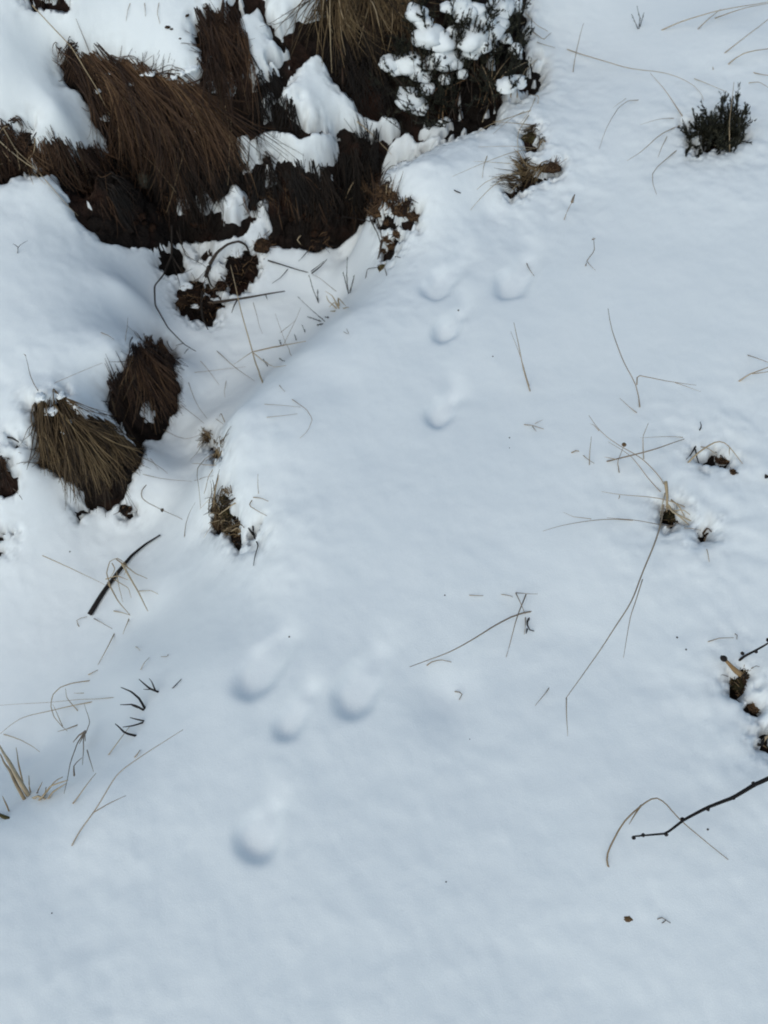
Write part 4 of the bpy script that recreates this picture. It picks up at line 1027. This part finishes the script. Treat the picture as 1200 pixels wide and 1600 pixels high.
tuft('grass_tuft', 'reddish straws pointing in from the snow beyond the forked stem', 'grass', [([(1150,599),(1172,584),(1210,570)], 'u', .03, .0020), ([(1166,554),(1190,562),(1215,572)], 'a', .04, .0010), ([(1175,584),(1215,578)], 'f', .03, .0013)], 'stem', tint=.9)
tuft('grass_tuft', 'short upright stem and bent straw tip beside the stemmy tan clump', 'grass', [([(921,731),(922,706),(924,682)], 'u', .03, .0009), ([(890,709),(900,704),(907,706)], 'a', .01, .0016), ([(907,708),(920,718),(933,727)], 'a', .008, .0009)], 'straw', tint=.1)
tuft('grass_clump', 'stemmy tan clump with dark heart and long stems reaching over the tracks bank', 'grass', [
    ([(1040,762),(1036,750),(1004,717),(965,695),(936,673),(920,649)], 'u', .07, .0013), ([(936,673),(928,664),(922,662)], 'f', .06, .0010), ([(1038,774),(1010,745),(986,712),(950,690)], 'u', .05, .0012), ([(968,742),(964,722),(976,694)], 'u', .04, .0011), ([(964,718),(944,714)], 'f', .03, .0011),
    ([(945,722),(990,710),(1030,700),(1072,685)], 'a', .035, .0018), ([(1072,684),(1040,682),(1000,684)], 'u', .03, .0008), ([(1006,720),(1004,682),(1013,661)], 'u', .06, .0011), ([(1078,796),(1050,782),(1030,778),(972,774),(940,768)], 'u', .03, .0012), ([(968,774),(966,780)], 'f', .025, .001),
    ([(1064,822),(1030,820),(985,812),(948,809)], 'u', .03, .0012), ([(1000,814),(960,811),(924,812),(880,820),(848,830)], 'u', .03, .0010), ([(924,811),(896,808),(880,800)], 'f', .025, .0008), ([(1036,825),(1052,822),(1060,815)], 'a', .012, .0012),
    ([(1038,775),(1035,812),(1012,878),(986,940),(945,1006),(885,1090)], 'u', .09, .0016), ([(885,1090),(886,1120),(887,1150)], 'f', .07, .0010), ([(1004,905),(986,960),(974,1028)], 'f', .07, .0009),
    ([(1040,752),(1043,780),(1042,800)], 'f', .02, .0034, 'straw'), ([(1038,780),(1050,800),(1080,814)], 'a', .018, .0030, 'straw'), ([(1040,790),(1060,806),(1078,822)], 'a', .02, .0022, 'straw'), ([(1044,800),(1066,795),(1080,806)], 'a', .02, .0018, 'straw'), ([(1040,768),(1032,800),(1030,815)], 'a', .02, .0012, 'straw'), ([(1045,778),(1062,790),(1072,812)], 'a', .024, .002, 'straw')], 'stem', tint=.75)
blob('moss_lump', 1050, 806, 12, 'moss', 'dark mossy heart of the stemmy tan clump', 'moss', None, amp=.45, freq=2.4, tint=.1, squash=.5)
blob('seed_head', 975, 695, 3.6, 'litter', 'fuzzy seed head among the long stems of the stemmy tan clump', 'seed head', None, h=.05, amp=.3, tint=.9, sub=2)
tuft('grass_clump', 'little dark tufted scrap below the stemmy tan clump', 'grass', [([(1098,834),(1106,824),(1112,832)], 'a', .018, .0024, 'litter'), ([(1100,838),(1108,832)], 'a', .015, .0030, 'litter'), ([(1060,824),(1080,826),(1096,829)], 'a', .01, .0009), ([(1100,842),(1106,862),(1109,884)], 'a', .008, .0012), ([(1096,826),(1100,838)], 'a', .02, .002, 'moss'), ([(1103,838),(1098,858)], 'a', .008, .0009)], 'straw', tint=.3)
tuft('grass_clump', 'folded straw and black bits in a dent beyond the stemmy tan clump', 'grass', [([(1072,726),(1092,706),(1128,684),(1140,698),(1163,728)], 'a', .035, .0018, 'straw'), ([(1088,696),(1078,712),(1070,720)], 'a', .014, .0018, 'wood'), ([(1086,700),(1088,714),(1093,726)], 'a', .014, .0016, 'wood'), ([(1140,700),(1140,712)], 'f', .02, .001), ([(1118,706),(1128,714),(1136,722)], 'a', .012, .0016, 'wood'), ([(1092,698),(1106,700),(1122,712)], 'a', .016, .0012), ([(1078,688),(1086,688)], 'a', .012, .0016, 'wood')], 'straw', tint=.4)
blob('moss_lump', 1130, 719, 8, 'litter', 'dark scrap of litter under the folded straw', 'moss', None, amp=.5, freq=3, tint=.1, squash=.4, asp=1.5)
blob('moss_lump', 1146, 738, 5, 'litter', 'small grey scrap of litter in snow below the folded straw', 'moss', None, amp=.5, freq=3, tint=.3, squash=.4)
tuft('twig', 'tiny black twig tip standing in snow beyond the folded straw', 'twig', [([(1092,674),(1096,666),(1094,659)], 'u', .014, .0018)], 'wood', part='branch')
tuft('twig', 'black bud tip poking in from beyond the folded straw', 'twig', [([(1195,745),(1204,745)], 'f', .006, .004), ([(1195,742),(1202,746)], 'f', .01, .002)], 'wood', part='branch')
tuft('grass_tuft', 'crossed thin stems with one long rising straw above the soft hollow', 'grass', [
    ([(838,954),(814,957),(770,979),(702,1020),(640,1042)], 'u', .05, .0016), ([(823,926),(806,970),(790,1030)], 'a', .04, .0012), ([(805,925),(812,940),(822,962)], 'a', .035, .0011), ([(804,926),(842,928)], 'a', .035, .0009), ([(728,930),(744,931),(761,931)], 'a', .008, .0010), ([(774,928),(798,931),(804,935)], 'a', .01, .0010), ([(821,962),(820,978),(819,994)], 'a', .02, .0011)], 'stem', tint=.65)
tuft('twig', 'tiny black crooked twig at the foot of the crossed stems', 'twig', [([(828,964),(822,974),(826,984),(837,987)], 'a', .014, .0020), ([(824,982),(822,990)], 'f', .008, .0016)], 'wood', part='branch')
tuft('grass_tuft', 'small arched straw above the soft hollow', 'grass', [([(664,1042),(674,1034),(688,1030),(711,1036)], 'a', .014, .0012)], 'stem', tint=.8)
tuft('grass_tuft', 'tiny hooked straw in the soft hollow', 'grass', [([(707,1080),(723,1083),(715,1098)], 'a', .012, .0013)], 'stem', tint=.8)
tuft('grass_tuft', 'small v shaped stem beside the foot of the long bent straw', 'grass', [([(862,1068),(850,1086),(836,1103)], 'u', .012, .0010), ([(863,1067),(869,1077)], 'a', .010, .0018), ([(842,1074),(851,1071)], 'a', .008, .0016)], 'stem', tint=.5)

# twigs and stub at the right
def twig_with_buds(label, pts, lift, r, buds, mode='u', name='twig'):
    t = tuft(name, label, 'twig', [(pts, mode, lift, r)], 'wood', part='branch', tint=.2)
    for (u, v) in buds:
        blob('bud', u, v, 2.9, 'wood', parent=t, h=lift * .95, amp=.3, sub=2, squash=1.0, tint=.3)
    return t
twig_with_buds('long budded dark twig reaching over the snow toward the open bank', [(1230,1203),(1178,1226),(1145,1247),(1105,1263),(1068,1281),(1040,1302),(1008,1305),(989,1307)], .045, .0034, [(990,1309),(1041,1304),(1066,1280),(1106,1264),(1146,1247),(1177,1224),(1005,1305)], 'f')
twig_with_buds('short budded dark twig rising beside the broken wooden stub', [(1150,1036),(1160,1023),(1180,1019),(1203,1003),(1225,992)], .035, .0024, [(1160,1021),(1181,1018),(1200,1000)])
tuft('grass_tuft', 'bent straw arching under the long budded twig', 'grass', [([(955,1359),(946,1354),(947,1336),(974,1283),(1004,1256),(1029,1241),(1064,1282),(1108,1320),(1144,1348)], 'a', .032, .0014), ([(1002,1258),(992,1275),(983,1288)], 'f', .026, .0014), ([(947,1338),(956,1358)], 'a', .01, .0013)], 'straw', tint=.2)
stub = tuft('wooden_stub', 'broken tan wooden stub with a dark end sticking out of mossy snow', 'stub', [([(1160,1056),(1146,1043),(1129,1027)], 'u', .03, .0068)], 'cut_wood', part='wood')
blob('dark_end', 1131, 1029, 5.2, 'wood', parent=stub, h=.031, amp=.25, sub=2, squash=1.0)
for u, v, r_, m_ in [(1156,1068,14,'moss'),(1160,1052,9,'wood'),(1166,1062,8,'litter'),(1158,1080,8,'peat')]:
    blob('moss_lump', u, v, r_, m_, 'dark mossy lump at the foot of the broken wooden stub', 'moss', 'moss lumps at the wooden stub', amp=.5, freq=2.6, tint=.3, squash=.6)
tuft('grass_tuft', 'fine dark rootlets around the broken wooden stub', 'grass', [([(1172,1046),(1180,1040),(1188,1042)], 'a', .014, .0010), ([(1140,1058),(1130,1054),(1124,1056)], 'a', .01, .0008), ([(1172,1052),(1184,1052)], 'a', .01, .001), ([(1146,1070),(1136,1064)], 'a', .01, .0008)], 'stem', tint=.2)
tuft('grass_tuft', 'thin curved stem just beyond the broken wooden stub', 'grass', [([(1100,1005),(1124,997),(1152,996)], 'a', .014, .0010), ([(1146,990),(1153,992),(1151,1004)], 'a', .008, .0010)], 'stem', tint=.6)
blob('leaf_litter', 1177, 1106, 8, 'litter', 'brown litter scrap in snow below the wooden stub', 'leaf litter', None, amp=.5, freq=3, squash=.5, tint=.6)
tuft('grass_clump', 'stubby twiggy clump poking in below the litter scrap', 'grass', [([(1186,1165),(1196,1152),(1212,1146)], 'a', .02, .0030), ([(1190,1163),(1196,1150)], 'f', .02, .0024, 'wood'), ([(1173,1140),(1186,1146)], 'a', .01, .0012), ([(1184,1163),(1192,1165)], 'f', .016, .003, 'wood'), ([(1180,1156),(1200,1170)], 'a', .014, .0022)], 'straw', tint=.2)
blob('leaf_litter', 982, 1436, 3.9, 'litter', 'orange brown leaf crumb lying alone on smooth snow beside grey rootlets', 'leaf litter', None, amp=.5, freq=2.4, tint=.95, squash=.3, asp=1.5)
tuft('grass_tuft', 'faint grey tangle of rootlets half buried in smooth snow beside a leaf crumb', 'grass', [([(1022,1438),(1036,1432),(1046,1442)], 'a', .006, .0009), ([(1030,1446),(1042,1436),(1052,1446)], 'a', .006, .0009), ([(1044,1408),(1056,1404)], 'a', .005, .0009), ([(1038,1450),(1048,1440)], 'a', .005, .0008), ([(1026,1430),(1040,1446)], 'a', .006, .0008)], 'stem', tint=.1)
for u, v, r_ in [(695,930,2.2),(697,1378,2.0),(452,995,2.6),(1106,1296,2.8),(1072,1015,2.4),(1058,996,2.6),(770,557,2.0),(716,485,2.6),(109,862,2.0),(81,1427,1.8),(734,1155,1.4),(796,684,2.0),(796,700,1.4)]:  # dark blob at the first print's toe stands in for its shaded crack
    blob('speck', u, v, r_ * .58, 'litter', 'dark speck of debris or toe crack shade on the smooth snow', 'debris', 'dark specks on the snow', amp=.3, tint=.05, sub=2, squash=.6)
for u, v, r_ in [(262,42,4),(268,45,2.6),(292,24,3.4),(281,60,2)]:
    blob('leaf_litter', u, v, r_, 'litter', 'scrap of plant litter showing through the snow above the large russet tussock', 'leaf litter', 'litter scraps above the large russet tussock', amp=.5, freq=3, squash=.35, tint=.2, h=-.001)
tussock('fine dark rootlets trailing down the bare peat of the hollow', [
    dict(poly=[(110,270),(180,262),(330,300),(420,290),(560,300),(555,330),(430,335),(330,335),(200,340),(150,330)], n=420, length=.10, flow=(.1, 1.0), spread=.35, lift=.0, tint=(.2, 1.0), lock=3, thick=.012, r=.0010)], 'russet', None, stand=4, stand_mat='root', name='rootlet_tangle', seed=91)
